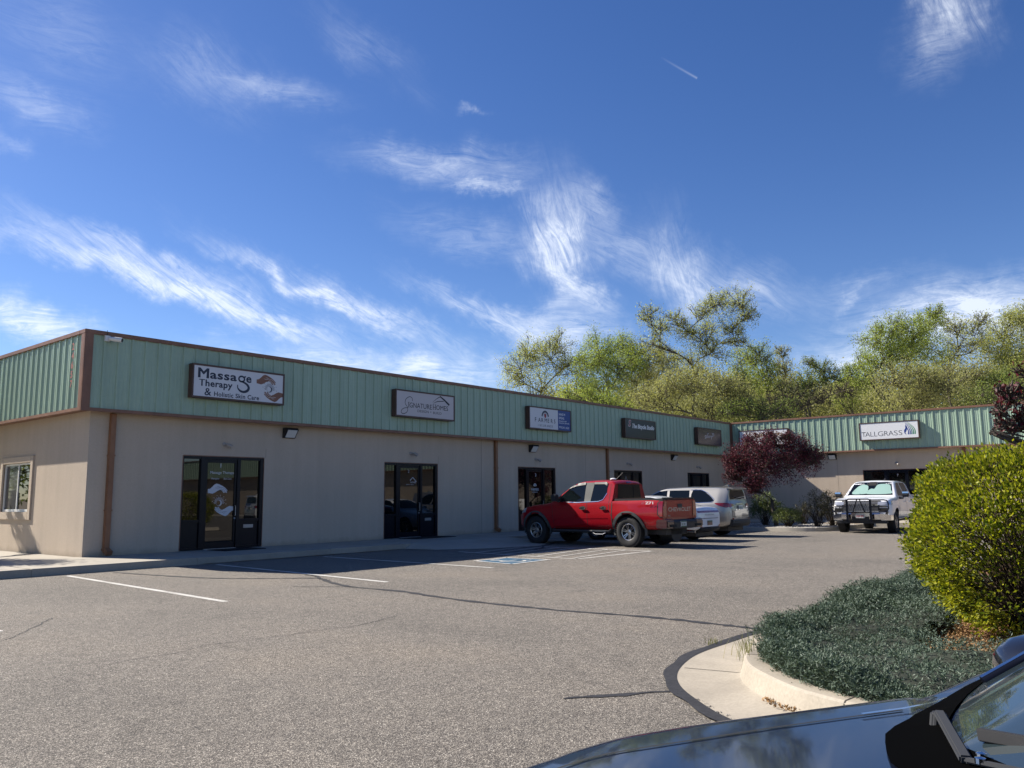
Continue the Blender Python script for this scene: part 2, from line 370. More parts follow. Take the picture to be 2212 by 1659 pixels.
def smoothpoly(pts, k=6, closed=True):
    P = [np.array(p, float) for p in pts]; n = len(P); out = []
    rng = range(n) if closed else range(n-1)
    for i in rng:
        p0 = P[(i-1) % n] if closed or i > 0 else P[i]; p1 = P[i]; p2 = P[(i+1) % n]; p3 = P[(i+2) % n] if closed or i+2 < n else P[(i+1) % n]
        for j in range(k):
            t = j/k; out.append(tuple(0.5*((2*p1)+(-p0+p2)*t+(2*p0-5*p1+4*p2-p3)*t*t+(-p0+3*p1-3*p2+p3)*t**3)))
    if not closed: out.append(tuple(P[-1]))
    return out
def ribbon(pts, w):
    """2D polyline -> list of quads"""
    P = [np.array(p, float) for p in pts]; out = []; n = len(P)
    w = [w]*n if isinstance(w, (int, float)) else w
    L = []; R_ = []
    for i in range(n):
        d = P[min(i+1, n-1)]-P[max(i-1, 0)]; d = d/(np.linalg.norm(d)+1e-9); q = np.array([-d[1], d[0]])
        L.append(P[i]+q*w[i]/2); R_.append(P[i]-q*w[i]/2)
    for i in range(n-1): out.append([tuple(L[i]), tuple(R_[i]), tuple(R_[i+1]), tuple(L[i+1])])
    return out
# ================================================================= SITE
XA, YA, OV, ZB, ZT, XB = 8.4074, 19.9689, 0.3388, 3.5596, 5.4464, 42.8273
FA = YA-OV; WB = XB+OV; SW = 0.15; ZD = 2.5974; KY = 17.35
YEND = -55.0          # wing B runs on behind the shrubs
def hillh(x, y):
    s = np.clip((x*0.80+y*0.35-62)/45.0, 0, 1); return 7.0*(s*s*(3-2*s))+np.clip((x-120)/200, 0, 1)*6
# terrain: one sheet to the horizon
def terrain():
    g = np.concatenate([-np.geomspace(900, 60, 10), np.linspace(-50, 160, 85), np.geomspace(175, 900, 9)])
    X, Y = np.meshgrid(g, g, indexing='ij'); Z = hillh(X, Y)-0.03 + 0.25*np.sin(X*0.31)*np.cos(Y*0.27)*(hillh(X, Y) > 0.5)
    n = len(g); V = np.stack([X, Y, Z], -1).reshape(-1, 3)
    i, j = np.meshgrid(np.arange(n-1), np.arange(n-1), indexing='ij'); a = (i*n+j).ravel()
    F = np.stack([a, a+n, a+n+1, a+1], 1)
    tag(link('ground', np_mesh('ground', V, F), DIRT), 'bare dry soil of the ground and the slope behind the building', kind='structure')
terrain()
mb = MB(); mb.add([(-60, -45, 0), (41.6, -45, 0), (41.6, KY, 0), (-60, KY, 0)], [(0, 1, 2, 3)])
tag(mb.build('parking_lot', ASPH), 'grey chip sealed asphalt parking lot', kind='structure')
# pavement along wing A (kerb face towards the lot) with joints
mb = MB(); joints = [-60, -8, -2.5, 3.0, 6.38, 9.8, 13.5, 16.05, 22.0, 26.0, 30.0, 34.2, 38.2, 42.8]
for a, b_ in zip(joints[:-1], joints[1:]):
    mb.box(a+0.006, b_-0.006, KY, YA+0.3 if b_ > 8.3 else YA+0.3, -0.05, SW)
mb.box(-60, 42.8, KY+0.01, YA+0.2, -0.05, SW-0.012)
mb.box(-60, XA-0.01, YA+0.2, YA+14, -0.05, SW-0.004)
tag(mb.build('pavement', CONC2, bevel=0.012), 'concrete pavement with raised kerb along the shop fronts', kind='structure')
# kerb ramp
mb = MB(); mb.add([(16.4, KY+0.0, SW+0.004), (20.6, KY+0.0, SW+0.004), (20.9, 15.7, 0.006), (19.2, 14.9, 0.005), (17.3, 15.45, 0.006), (16.3, 16.2, 0.006), (16.1, KY, 0.01)],
                  [(0, 1, 2), (0, 2, 3), (0, 3, 4), (0, 4, 5), (0, 5, 6)])
tag(mb.build('kerb_ramp', CONC2), 'flared concrete kerb ramp leading up to the pavement', kind='structure')
# sealant / cracks
def flat_strip(name, pts, w, z, m, label, jitter=0.0, kind='structure'):
    P = smoothpoly(pts, 8, closed=False); rr = random.Random(len(pts)*7+int(pts[0][0]*10))
    P = [(x+rr.uniform(-1, 1)*jitter, y+rr.uniform(-1, 1)*jitter) for x, y in P]
    ww = [w*(1+rr.uniform(-0.55, 0.55)*(jitter > 0)) for _ in P]
    Q = ribbon(P, ww); mb = MB()
    V = []; F = []
    for i, q in enumerate(Q):
        if i == 0: V += [q[0], q[1]]
        V += [q[3], q[2]]
        F.append((2*i, 2*i+1, 2*i+3, 2*i+2))
    mb.add([(a, b, z) for a, b in V], F)
    o = mb.build(name, m)
    return tag(o, label, kind=kind)
TARL = 'black tar sealant over a crack in the asphalt'
flat_strip('crack_seal', [(7.78, 16.9), (7.95, 15.6), (8.16, 14.35), (8.45, 13.6), (8.7, 13.22), (9.1, 12.7), (9.31, 12.27), (8.98, 11.5), (8.73, 10.65), (8.75, 9.46), (8.52, 8.35), (8.43, 7.07), (8.45, 5.97), (8.57, 5.06), (8.51, 4.11), (8.48, 3.68)], 0.10, 0.004, TAR, TARL, 0.016)
flat_strip('crack_seal', [(9.31, 12.27), (9.55, 12.7), (9.62, 13.1)], 0.07, 0.0085, TAR, TARL, 0.015)
flat_strip('crack_seal', [(8.73, 10.65), (8.5, 11.0), (8.2, 11.5)], 0.03, 0.0085, TAR, TARL, 0.012)
flat_strip('crack_seal', [(4.80, 3.55), (5.11, 3.31), (5.56, 2.98)], 0.06, 0.004, TAR, TARL, 0.012)
for pts in ([(10.0, KY-0.03), (13, KY-0.03), (16.0, KY-0.03)], [(16.1, 16.2), (16.0, KY-0.05)], [(16.25, 16.15), (17.2, 15.4), (19.2, 14.82), (20.95, 15.65)], [(19.2, 14.8), (18.4, 14.2), (17.6, 13.9)], [(20.95, 15.65), (21.6, 15.4), (23, 15.2)]):
    flat_strip('crack_seal', pts, 0.06, 0.0125, TAR, TARL, 0.012)
HAIR = 'faint hairline crack running across the open asphalt'
flat_strip('crack', [(3.31, 7.43), (3.71, 7.48), (4.09, 7.47), (4.4, 7.6), (4.74, 7.55), (5.21, 7.47), (5.63, 7.45), (6.21, 7.39), (6.94, 7.59)], 0.009, 0.003, TAR, HAIR, 0.012)
flat_strip('crack', [(2.9, 9.2), (3.27, 9.57), (3.47, 9.77), (3.79, 10.23), (4.33, 10.96)], 0.012, 0.003, TAR, HAIR, 0.02)
# parking markings
def m_paint():
    m = mat('worn_road_paint', (0.75, 0.74, 0.70), 0.7); t, b = nodes(m); p = geoco(t)
    n1 = noise(t, 40, 5, 0.8, p); n2 = noise(t, 1.5, 3, 0.6, p)
    k = math_n(t, 'ADD', n1, math_n(t, 'MULTIPLY', n2, 0.35))
    c = ramp(t, k, [(0.56, (0.24, 0.22, 0.19)), (0.72, (0.56, 0.55, 0.51))]); t.links.new(c, b.inputs['Base Color']); return m
PAINT = m_paint(); MK = 'worn white painted parking line on the asphalt'
def line(a, b, w=0.10, z=0.004):
    flat_strip('road_marking', [a, ((a[0]+b[0])/2, (a[1]+b[1])/2), b], w, z, PAINT, MK)
line((3.9, 16.9), (3.5, 10.3)); line((6.9, 16.95), (6.46, 10.62)); line((10.05, 16.95), (9.58, 10.75)); line((12.95, 16.9), (12.72, 11.1))
line((16.05, 15.2), (15.55, 11.0)); line((18.9, 14.6), (18.8, 10.9)); line((15.55, 11.0), (18.82, 10.94))
for k in range(7):
    y = 11.45+k*0.55; line((15.7+0.03*k, y-0.25), (18.78, y+0.25), 0.065, 0.0085)
for x in (22.0, 25.2, 28.4): line((x, 17.0), (x-0.1, 10.9))
# wheelchair symbol: blue square, white border and figure
BLUEP = m_speckle('blue_road_paint', (0.035, 0.10, 0.165), 0.3, 30, 0.7, 0.1, 2, 0.2)
mb = MB(); mb.add([(13.62, 11.35, 0.004), (15.02, 11.42, 0.004), (14.95, 12.6, 0.004), (13.85, 12.6, 0.004)], [(0, 1, 2, 3)])
tag(mb.build('road_marking', BLUEP), 'blue painted square of the wheelchair parking symbol', kind='structure')
for a, b in (((13.6, 11.33), (15.05, 11.4)), ((15.03, 11.4), (14.97, 12.62)), ((14.97, 12.62), (13.83, 12.62)), ((13.85, 12.62), (13.6, 11.33))): line(a, b, 0.09, 0.0085)
mk = MB()
cx, cy = 14.35, 11.95
def wh(pts, w):
    for q in ribbon(pts, w): mk.add([(a, b, 0.0085) for a, b in q], [(0, 1, 2, 3)])
wh([(cx-0.06+0.27*math.cos(t), cy-0.08+0.27*math.sin(t)) for t in np.linspace(2.1, 6.6, 20)], 0.07)
wh([(cx-0.1, cy+0.32), (cx-0.1, cy+0.02), (cx+0.18, cy+0.02), (cx+0.26, cy-0.28), (cx+0.4, cy-0.25)], 0.075)
wh([(cx-0.1+0.07*math.cos(t), cy+0.42+0.07*math.sin(t)) for t in np.linspace(0, 6.28, 12)], 0.09)
tag(mk.build('road_marking', PAINT), 'white wheelchair figure painted on the blue square', kind='structure')

# ---------------------------------------------------------------- planted islands with kerb and gutter
def offset_path(P, d):
    P = np.array(P); T = np.gradient(P, axis=0); T /= np.linalg.norm(T, axis=1)[:, None]+1e-9
    return P+np.stack([T[:, 1], -T[:, 0]], 1)*d       # +d = to the right of travel
KP = smoothpoly([(22, 3.03), (18, 3.03), (14, 3.03), (11, 3.03), (9, 3.03), (7.6, 3.03), (6.95, 3.02), (6.57, 2.95), (6.2, 2.82), (5.92, 2.65), (5.68, 2.42), (5.45, 2.15), (5.32, 1.9), (5.22, 1.6), (5.18, 1.2), (5.17, 0.5), (5.17, -1), (5.17, -4), (5.17, -8)], 6, closed=False)
def sweep(path, prof):
    """prof list of (offset right of travel, z)"""
    V = []; n = len(path)
    for d, z in prof:
        q = offset_path(path, d); V += [(a, b, z) for a, b in q]
    F = [(k*n+i, k*n+i+1, (k+1)*n+i+1, (k+1)*n+i) for k in range(len(prof)-1) for i in range(n-1)]
    return V, F
# travel goes -x then -y, so the lot is on the right-hand side
mb = MB(); V, F = sweep(KP, [(-0.17, 0.0), (-0.165, 0.148), (-0.15, 0.155), (-0.02, 0.152), (0.0, 0.138), (0.035, 0.012), (0.06, 0.006), (0.52, 0.010), (0.53, -0.02)]); mb.add(V, F)
tag(mb.build('kerb', CONC, smooth=30), 'pale concrete kerb and gutter curving round the planted island', kind='structure')
# joints in the kerb
JT = mat('joint_dirt', (0.05, 0.042, 0.035), 0.95)
for k_, a_, b_ in ((None, (5.02, 1.80), (5.40, 1.74)), (None, (6.20, 3.34), (6.38, 2.62)), (None, (4.75, 0.2), (5.35, 0.2)), (None, (8.9, 3.56), (8.9, 2.86))):
    a_ = np.array(a_); b_ = np.array(b_); pth = [a_+(b_-a_)*t for t in np.linspace(0, 1, 40)]; kpp = np.array(KP)
    def kz(p):
        i_ = np.argmin(((kpp-p)**2).sum(1)); T_v = kpp[min(i_+1, len(kpp)-1)]-kpp[max(i_-1, 0)]; T_v = T_v/np.linalg.norm(T_v); d_ = (p-kpp[i_])@np.array([T_v[1], -T_v[0]])
        return np.interp(d_, [-0.17, -0.165, -0.15, -0.02, 0.0, 0.035, 0.06, 0.52], [0.0, 0.148, 0.155, 0.152, 0.138, 0.012, 0.006, 0.010])
    tan = (b_-a_)/np.linalg.norm(b_-a_); sd_v = np.array([-tan[1], tan[0]])*0.005; V = []
    for p in pth: V += [(*(p-sd_v), kz(p)+0.0025), (*(p+sd_v), kz(p)+0.0025)]
    mb = MB(); mb.add(V, [(2*i, 2*i+1, 2*i+3, 2*i+2) for i in range(39)]); tag(mb.build('kerb_joint', JT), 'dark joint line across the island kerb', kind='structure')
def seal_ring():
    rr = random.Random(3); n = len(KP); q1 = offset_path(KP, 0.515); V = []
    q2 = offset_path(KP, 0.615)
    for i in range(n):
        wob = 0.02*math.sin(i*0.7)+rr.uniform(-0.006, 0.006)
        d = (q2[i]-q1[i]); V.append((*q1[i], 0.0125)); e = q1[i]+d*(1+wob*6)
        V.append((e[0], e[1], 0.0035 if False else 0.0125))
    F = [(2*i, 2*i+1, 2*i+3, 2*i+2) for i in range(n-1)]
    mb = MB(); mb.add(V, F); tag(mb.build('crack_seal', TAR), 'black tar band sealing the edge of the gutter', kind='structure')
seal_ring()
# island soil
MULCH = m_speckle('bark_mulch', (0.17, 0.085, 0.045), 0.6, 25, 0.95, 0.6, 3, 0.3)
ip = [tuple(p) for p in offset_path(KP, -0.16)]
mb = MB(); mb.add([(a, b, 0.12) for a, b in ip]+[(22, -8, 0.12)], [tuple(range(len(ip)+1))])
me = mb.mesh('soil'); bm = bmesh.new(); bm.from_mesh(me); bmesh.ops.triangulate(bm, faces=bm.faces); bm.to_mesh(me); bm.free()
tag(link('planting_soil', me, MULCH), 'brown mulched soil of the planted island', kind='structure')
# corner bed between the wings
BK = smoothpoly([(31.4, 17.3), (31.4, 15), (31.4, 13), (31.45, 12.0), (31.75, 11.3), (32.5, 10.95), (34, 10.9), (36, 10.9), (38.15, 10.9)], 6, closed=False)
mb = MB(); V, F = sweep(BK, [(-0.17, 0.0), (-0.165, 0.148), (-0.02, 0.152), (0.0, 0.138), (0.03, 0.0)]); mb.add(V, F)
tag(mb.build('kerb', CONC2, smooth=30), 'grey concrete kerb round the corner planting bed', kind='structure')
bp = [tuple(p) for p in offset_path(BK, -0.16)]
mb = MB(); mb.add([(a, b, 0.11) for a, b in bp]+[(38.2, 17.34, 0.11)], [tuple(range(len(bp)+1))])
tag(mb.build('planting_soil', DIRT), 'bare soil of the corner planting bed', kind='structure')
mb = MB()
ys = [YEND, -30, -12, -6, -3, 0, 3, 6, 9, 12, 15, 17.34]
for a, b_ in zip(ys[:-1], ys[1:]): mb.box(38.2, 42.9, a+0.006, b_-0.006, -0.05, SW)
mb.box(38.21, 42.9, YEND, 17.34, -0.05, SW-0.012)
tag(mb.build('pavement', CONC2, bevel=0.012), 'concrete pavement in front of the right hand wing', kind='structure')

# ================================================================= BUILDING
BLD = empty('commercial_building', (XA, YA, 0)); tag(BLD, 'L shaped single storey shop building in taupe stucco with green ribbed metal fascia', 'building')
BM = Matrix.Translation((-XA, -YA, 0))
def bchild(o):      # geometry written in world coordinates, kept under the building Empty
    o.parent = BLD; o.matrix_parent_inverse = BM; return o
doorsA = [(10.775, 13.171), (17.626, 20.043), (24.417, 26.82), (31.251, 33.674), (38.215, 40.64)]
doorsB = [(9.60, 12.755), (0.6, 3.0)]
T_ = 0.25
def wall(openings, a0, a1, horizontal, fixed, zt, out_sign=-1, zb=0.0, op_z=(SW, ZD)):
    """wall slab along x (horizontal) or y with door/window holes"""
    mb = MB(); cur = a0
    def bx(p, q, z0, z1):
        if horizontal: mb.box(p, q, fixed, fixed+T_, z0, z1)
        else: mb.box(fixed, fixed+T_, p, q, z0, z1)
    for p, q in sorted(openings):
        bx(cur, p, zb, zt); bx(p, q, op_z[1], zt)
        if op_z[0] > 0.2: bx(p, q, zb, op_z[0])
        cur = q
    bx(cur, a1, zb, zt); return mb
bchild(wall(doorsA, XA+T_, XB+OV, True, YA, ZB+0.3).build('wall', STUC))
bchild(wall([(23.27, 25.18)], YA, YA+20, False, XA, ZB+0.3, op_z=(1.18, 2.47)).build('wall', STUC))
bchild(wall([(p, q) for p, q in doorsB], YEND, YA, False, WB, ZB+0.3).build('wall', STUC))
mb = MB(); mb.box(XA+0.3, XB+25, YA+19.75, YA+20, 0, ZB+1.5); mb.box(XB+25, XB+25.25, YEND, YA+20, 0, ZB+1.5); mb.box(WB+T_, XB+25, YEND, YEND+0.25, 0, ZB+0.3)
bchild(mb.build('wall', STUC))
# stucco control joints
for q in [(x, x+0.012, YA-0.002, YA+0.01, SW, ZB+0.2) for x in (22.3, 29.0, 35.9)]+[(d[1]+0.05, d[1]+0.058, YA-0.002, YA+0.01, ZD, ZD+0.25) for d in doorsA]+[(WB-0.002, WB+0.01, y, y+0.012, SW, ZB+0.2) for y in (14.0, 4.0)]:
    bchild(MB().box(*q).build('control_joint', mat('joint_grey', (0.2, 0.17, 0.14), 0.9)))
mb = MB(); mb.box(XA+T_+0.02, XB+24.9, YA+2.2, YA+2.25, 0.1, 3.4); mb.box(WB+2.2, WB+2.25, YEND, YA, 0.1, 3.4)
mb.box(XA+0.3, WB+24, YA+0.26, YA+19.7, 0.05, 0.10)
bchild(mb.build('interior_wall', DARKIN))
# ribbed fascia: real folded profile
def rib_profile(L, period=0.335):
    pts = []; s = 0.0
    k = 0
    while s < L:
        for u, h in ((0.0, 0.0), (0.085, 0.0), (0.095, 0.006), (0.115, 0.006), (0.125, 0.0), (0.175, 0.0), (0.185, 0.006), (0.205, 0.006), (0.215, 0.0), (0.255, 0.0), (0.272, 0.032), (0.318, 0.032)):
            if s+u <= L: pts.append((s+u, h))
        s += period; k += 1
    pts.append((L, 0.0)); return pts
def fascia(P0, dirv, outv, L, z0, z1, name='metal_fascia'):
    pr = rib_profile(L); V = []; d = Vector(dirv); o = Vector(outv)
    for z in (z0, z1):
        for s, h in pr:
            p = Vector((P0[0], P0[1], 0))+d*s+o*h; V.append((p.x, p.y, z))
    n = len(pr); F = [(i, i+1, n+i+1, n+i) for i in range(n-1)]
    # back sheet closes the panel so it has thickness
    mb = MB(); mb.add(V, F)
    a = Vector((P0[0], P0[1], 0))-o*0.03; b = a+d*L
    mb.add([(a.x, a.y, z0), (b.x, b.y, z0), (b.x, b.y, z1), (a.x, a.y, z1)], [(0, 1, 2, 3)])
    return bchild(mb.build(name, PANEL))
LA = XB-(XA-OV)-0.25
fascia((XA-OV+0.13, FA), (1, 0, 0), (0, -1, 0), LA+0.02, ZB+0.03, ZT-0.09)
fascia((XA-OV, FA+0.13), (0, 1, 0), (-1, 0, 0), 19.5, ZB+0.03, ZT-0.09)
fascia((XB, FA-0.0), (0, -1, 0), (-1, 0, 0), FA-YEND, ZB+0.03, ZT-0.09)
# roof, soffits, caps, corner posts
mb = MB(); mb.box(XA-OV+0.1, XB+0.2, FA+0.1, YA+20.2, ZT-0.35, ZT-0.15); mb.box(XB+0.2, XB+25.4, YEND, YA+20.2, ZT-0.35, ZT-0.155)
bchild(mb.build('roof', mat('roof_membrane', (0.3, 0.29, 0.27), 0.9)))
mb = MB(); mb.box(XA-OV+0.03, XB+0.1, FA+0.03, YA, ZB+0.01, ZB+0.05); mb.box(XA-OV+0.03, XA, YA, YA+20, ZB+0.01, ZB+0.05); mb.box(XB+0.03, WB, YEND, FA, ZB+0.01, ZB+0.05)
bchild(mb.build('soffit', BROWN))
mb = MB()
mb.box(XA-OV-0.055, XB-0.0, FA-0.055, FA+0.25, ZT-0.10, ZT); mb.box(XA-OV-0.055, XA-OV+0.25, FA+0.25, YA+20.2, ZT-0.10, ZT); mb.box(XB-0.055, XB+0.25, YEND, FA-0.055, ZT-0.10, ZT-0.002)
bchild(mb.build('roof_cap', BROWN, bevel=0.008))
mb = MB()
mb.box(XA-OV-0.045, XB, FA-0.045, FA+0.03, ZB-0.035, ZB+0.045); mb.box(XA-OV-0.045, XA-OV+0.03, FA+0.03, YA+20, ZB-0.035, ZB+0.045); mb.box(XB-0.045, XB+0.03, YEND, FA-0.045, ZB-0.035, ZB+0.043)
bchild(mb.build('fascia_trim', BROWN, bevel=0.006))
mb = MB(); mb.box(XA-OV-0.05, XA-OV+0.15, FA-0.05, FA-0.01, ZB-0.04, ZT-0.09); mb.box(XA-OV-0.05, XA-OV-0.01, FA-0.0101, FA+0.15, ZB-0.04, ZT-0.09)
bchild(mb.build('corner_trim', BROWN, bevel=0.006))
mb = MB(); mb.box(XB-0.16, XB-0.02, FA-0.05, FA-0.01, ZB-0.04, ZT-0.09); mb.box(XB-0.05, XB-0.01, FA-0.14, FA-0.05, ZB-0.04, ZT-0.09)
bchild(mb.build('corner_trim', BROWN, bevel=0.006))
# downspouts
def spout(x, y, horiz=True, zlow=0.28):
    mb = MB(); w = 0.135
    if horiz:
        mb.box(x-w/2, x+w/2, y-0.11, y-0.002, zlow, ZB-0.03)
    else: mb.box(y-0.11, y-0.002, x-w/2, x+w/2, zlow, ZB-0.03)
    o = bchild(mb.build('downspout', SPOUT, bevel=0.012))
    mb = MB()
    if horiz:
        mb.bar((x, y-0.055, zlow+0.02), (x+0.02, y-0.22, zlow-0.07), 0.15, 0.12)
        mb.box(x-w/2-0.02, x+w/2+0.02, y-0.12, y-0.004, zlow-0.01, zlow+0.05)
    else:
        mb.bar((y-0.055, x, zlow+0.02), (y-0.22, x, zlow-0.07), 0.15, 0.12)
    e = mb.build('spout_elbow', SPOUT, bevel=0.01); e.parent = o
    for z in (1.2, 2.5):
        mb = MB()
        if horiz: mb.box(x-w/2-0.012, x+w/2+0.012, y-0.118, y-0.003, z, z+0.035)
        else: mb.box(y-0.118, y-0.003, x-w/2-0.012, x+w/2+0.012, z, z+0.035)
        s_ = mb.build('strap', SPOUT); s_.parent = o
spout(8.92, YA); spout(23.06, YA); spout(30.65, YA); spout(8.13, WB, False)
# storefronts
def face_matrix(kind, u, z=0.0, off=0.0):
    """local x along the wall, local y up, local z out of the wall"""
    if kind == 'A': return Matrix(((1, 0, 0, u), (0, 0, -1, YA+off), (0, 1, 0, z), (0, 0, 0, 1)))
    if kind == 'FA': return Matrix(((1, 0, 0, u), (0, 0, -1, FA+off), (0, 1, 0, z), (0, 0, 0, 1)))
    if kind == 'B': return Matrix(((0, 0, -1, WB+off), (-1, 0, 0, u), (0, 1, 0, z), (0, 0, 0, 1)))
    if kind == 'FB': return Matrix(((0, 0, -1, XB+off), (-1, 0, 0, u), (0, 1, 0, z), (0, 0, 0, 1)))
def tmesh(mb, M, name, mats, parent, bevel=0):
    me = mb.mesh(name, bevel); me.transform(M)
    return link(name, me, mats, parent, 35 if bevel else None)
def storefront(kind, u0, w, mull=None, slot=True, brown=True):
    """u0: left edge seen from outside; frame recessed 9 cm"""
    M = face_matrix(kind, u0, 0, 0.10); h0, h1 = SW+0.01, ZD-0.005
    m1, m2 = mull or (0.24*w, 0.685*w)
    fr = MB(); D = 0.09
    def v(a, b, z0=h0, z1=h1, d=D): fr.box(a, b, z0, z1, -0.02, d)
    v(0.0, 0.045); v(w-0.10, w-0.0); v(m1-0.055, m1+0.085); v(m2-0.05, m2+0.05)
    for a, b in ((0.045, m1-0.055), (m1+0.085, m2-0.05), (m2+0.05, w-0.10)):
        v(a, b, h1-0.08, h1, D-0.004)
    for a, b in ((0.045, m1-0.055), (m2+0.05, w-0.10)):
        v(a, b, 0.86, 0.93, D-0.006); v(a, b, h0, h0+0.05, D-0.006)
    f = tmesh(fr, M, 'storefront', BLACK, None, bevel=0.004); bchild(f)
    for a, b in ((0.045, m1-0.055), (m2+0.05, w-0.10)):
        kp = MB(); kp.box(a, b, h0+0.05, 0.86, 0.0, 0.045); tmesh(kp, M, 'kick_panel', BLACK, f, 0.004)
    for a, b in ((0.045, m1-0.055), (m2+0.05, w-0.10)):
        g = MB(); g.box(a, b, 0.93, h1-0.08, 0.02, 0.03); tmesh(g, M, 'glass_pane', GLASS, f)
    a, b = m1+0.09, m2-0.055
    dd = MB(); dd.box(a, a+0.06, h0, h1-0.085, 0.01, 0.06); dd.box(b-0.06, b, h0, h1-0.085, 0.01, 0.06)
    dd.box(a+0.06, b-0.06, h1-0.17, h1-0.085, 0.01, 0.058); dd.box(a+0.06, b-0.06, h0, h0+0.17, 0.01, 0.058)
    dr = tmesh(dd, M, 'door', BLACK, f, 0.004)
    g = MB(); g.box(a+0.06, b-0.06, h0+0.17, h1-0.17, 0.028, 0.036); tmesh(g, M, 'glass_pane', GLASS, dr) if False else tmesh(g, M, 'door_glass', GLASS, f)
    hd = MB(); hd.tube([(b-0.03, 1.02, 0.06), (b-0.03, 1.02, 0.11), (b-0.03, 1.28, 0.11), (b-0.03, 1.28, 0.06)], 0.011, 6)
    hd.lathe([(0.058, 0.0), (0.07, 0.028), (0.058, 0.03)], 'z', 12, (b-0.03, 0.95, 0)); tmesh(hd, M, 'door_handle', GREYM, f)
    th = MB(); th.box(a, b, h0-0.012, h0+0.012, 0.0, 0.13); tmesh(th, M, 'threshold', GREYM, f)
    if slot:
        ms = MB(); c = (m2+0.05+w-0.10)/2; ms.box(c-0.15, c+0.15, 0.68, 0.77, 0.045, 0.055); ms.box(c-0.125, c+0.125, 0.70, 0.75, 0.055, 0.060)
        tmesh(ms, M, 'mail_slot', GREYM, f, 0.003)
    for q in ((-0.012, 0.012, h0, h1+0.0), (w-0.002, w+0.012, h0, h1+0.0), (0.012, w-0.002, h1-0.012, h1+0.012)):
        bt = MB(); bt.box(*q, 0.085, 0.103); tmesh(bt, M, 'jamb_trim', BROWN, f)
    return f, M, (a, b)
SF = [storefront('A', d[0], d[1]-d[0]) for d in doorsA]
SFB = [storefront('B', d[1], d[1]-d[0], mull=(1.05, 2.05) if d[1]-d[0] > 3 else None) for d in doorsB]
# ---- vinyl lettering on the doors
def hand_poly(flip=False):
    up = [(0, .10), (.10, .12), (.2, .2), (.30, .30), (.40, .34), (.52, .31), (.66, .25), (.80, .17), (.93, .05), (.90, .015), (.84, .04), (.92, -.03), (.87, -.06), (.76, .02), (.80, -.05), (.745, -.055), (.66, .04), (.56, .07), (.45, .03), (.34, -.04), (.22, -.09), (.12, -.075), (0, -.06)]
    if flip: up = [(1-x, -y) for x, y in up]
    return up
def hands(M, x, w, zu, zm, zl, low, mats, parent, zoff, lines=True, mx=0.0):
    """two cupped hands with a rayed moon between them; zu/zm/zl heights of upper wrist, moon, lower wrist"""
    xu = x-0.55*w; xl = x+low*w
    P = [[(xu+p*w, zu+q*w) for p, q in hand_poly()], [(xl+p*w, zl+q*w) for p, q in hand_poly(True)]]
    for p_ in P: put_poly('hand_decal', [p_], M, zoff, mats[:1], parent)
    R = []; x = x+mx; z = zm
    for k in range(21):
        t = math.radians(-8+k*9.8); r0, r1 = 0.155*w, (0.27 if k % 2 else 0.23)*w
        c, s_ = math.cos(t), math.sin(t)
        for q in ribbon([(x+c*r0, z+s_*r0), (x+c*r1, z+s_*r1)], 0.012*w): R.append(q)
        if k % 3 == 0: R.append([(x+c*0.33*w+0.016*w*math.cos(a), z+s_*0.33*w+0.016*w*math.sin(a)) for a in np.linspace(0, 5.5, 7)])
    mo = [(x+0.12*w*math.cos(a), z+0.12*w*math.sin(a)) for a in np.linspace(-1.9, 1.9, 14)]
    mo += [(x-0.035*w+0.10*w*math.cos(a), z+0.105*w*math.sin(a)) for a in np.linspace(1.75, -1.75, 12)]
    R.append(mo)
    for q in ribbon([(x+0.135*w*math.cos(a), z+0.135*w*math.sin(a)) for a in np.linspace(0, 6.29, 24)], 0.008*w): R.append(q)
    put_poly('moon_decal', R, M, zoff, mats[1:2], parent)
    Lq = []
    for sg, cx_, cz_ in ((1, xu, zu), (-1, xl+w, zl)):
        for ln in ([(.34, .16), (.45, .14), (.56, .17)], [(.42, .20), (.5, .22), (.56, .17)], [(.56, .17), (.70, .17), (.82, .10), (.90, .03)], [(.60, .12), (.72, .09), (.85, -.01)], [(.55, .08), (.66, .06), (.76, -.01)]):
            for q in ribbon([(cx_+sg*a*w, cz_+sg*b*w) for a, b in ln], 0.010*w): Lq.append(q)
        put_poly('hand_outline', Lq, M, zoff+0.0015, mats[2:3], parent); Lq = []
f1, M1, (a1, b1) = SF[0]
# storefront local: M maps (x, y, z) -> wall ; text plane uses same frame
dc = (a1+b1)/2
hands(M1, dc-0.02, 0.62, 1.66, 1.36, 1.22, -0.28, [WVIN, WVIN, INK], f1, 0.0375)
put_text('vinyl_lettering', 'Massage Therapy', M1, a1+0.15, 2.13, 0.0375, WVIN, f1, width=0.70, height=0.075, bold=0.004)
put_text('vinyl_lettering', '1', M1, dc-0.02, 2.30, 0.0375, WVIN, f1, height=0.11, bold=0.02)
for i, (tx, ww) in enumerate((('Therapist', 0.24), ('Skin Care', 0.24))):
    put_text('vinyl_lettering', tx, M1, a1+0.18+i*0.36, 1.98, 0.0375, WVIN, f1, width=ww, height=0.05, shear=0.3)
f2, M2, (a2, b2) = SF[1]
put_poly('vinyl_decal', ribbon([(a2+.52, 2.02), (a2+.64, 2.12), (a2+.80, 1.98)], 0.025), M2, 0.0375, WVIN, f2)
put_text('vinyl_lettering', 'HOMES', M2, a2+0.54, 1.93, 0.0375, WVIN, f2, width=0.24, height=0.06)
put_text('vinyl_lettering', 'DESIGN  BUILD', M2, a2+0.34, 1.87, 0.0375, WVIN, f2, width=0.36, height=0.028)
put_text('vinyl_lettering', '2', M2, a2+0.42, 2.28, 0.0375, WVIN, f2, height=0.09)
f3, M3, (a3, b3) = SF[2]
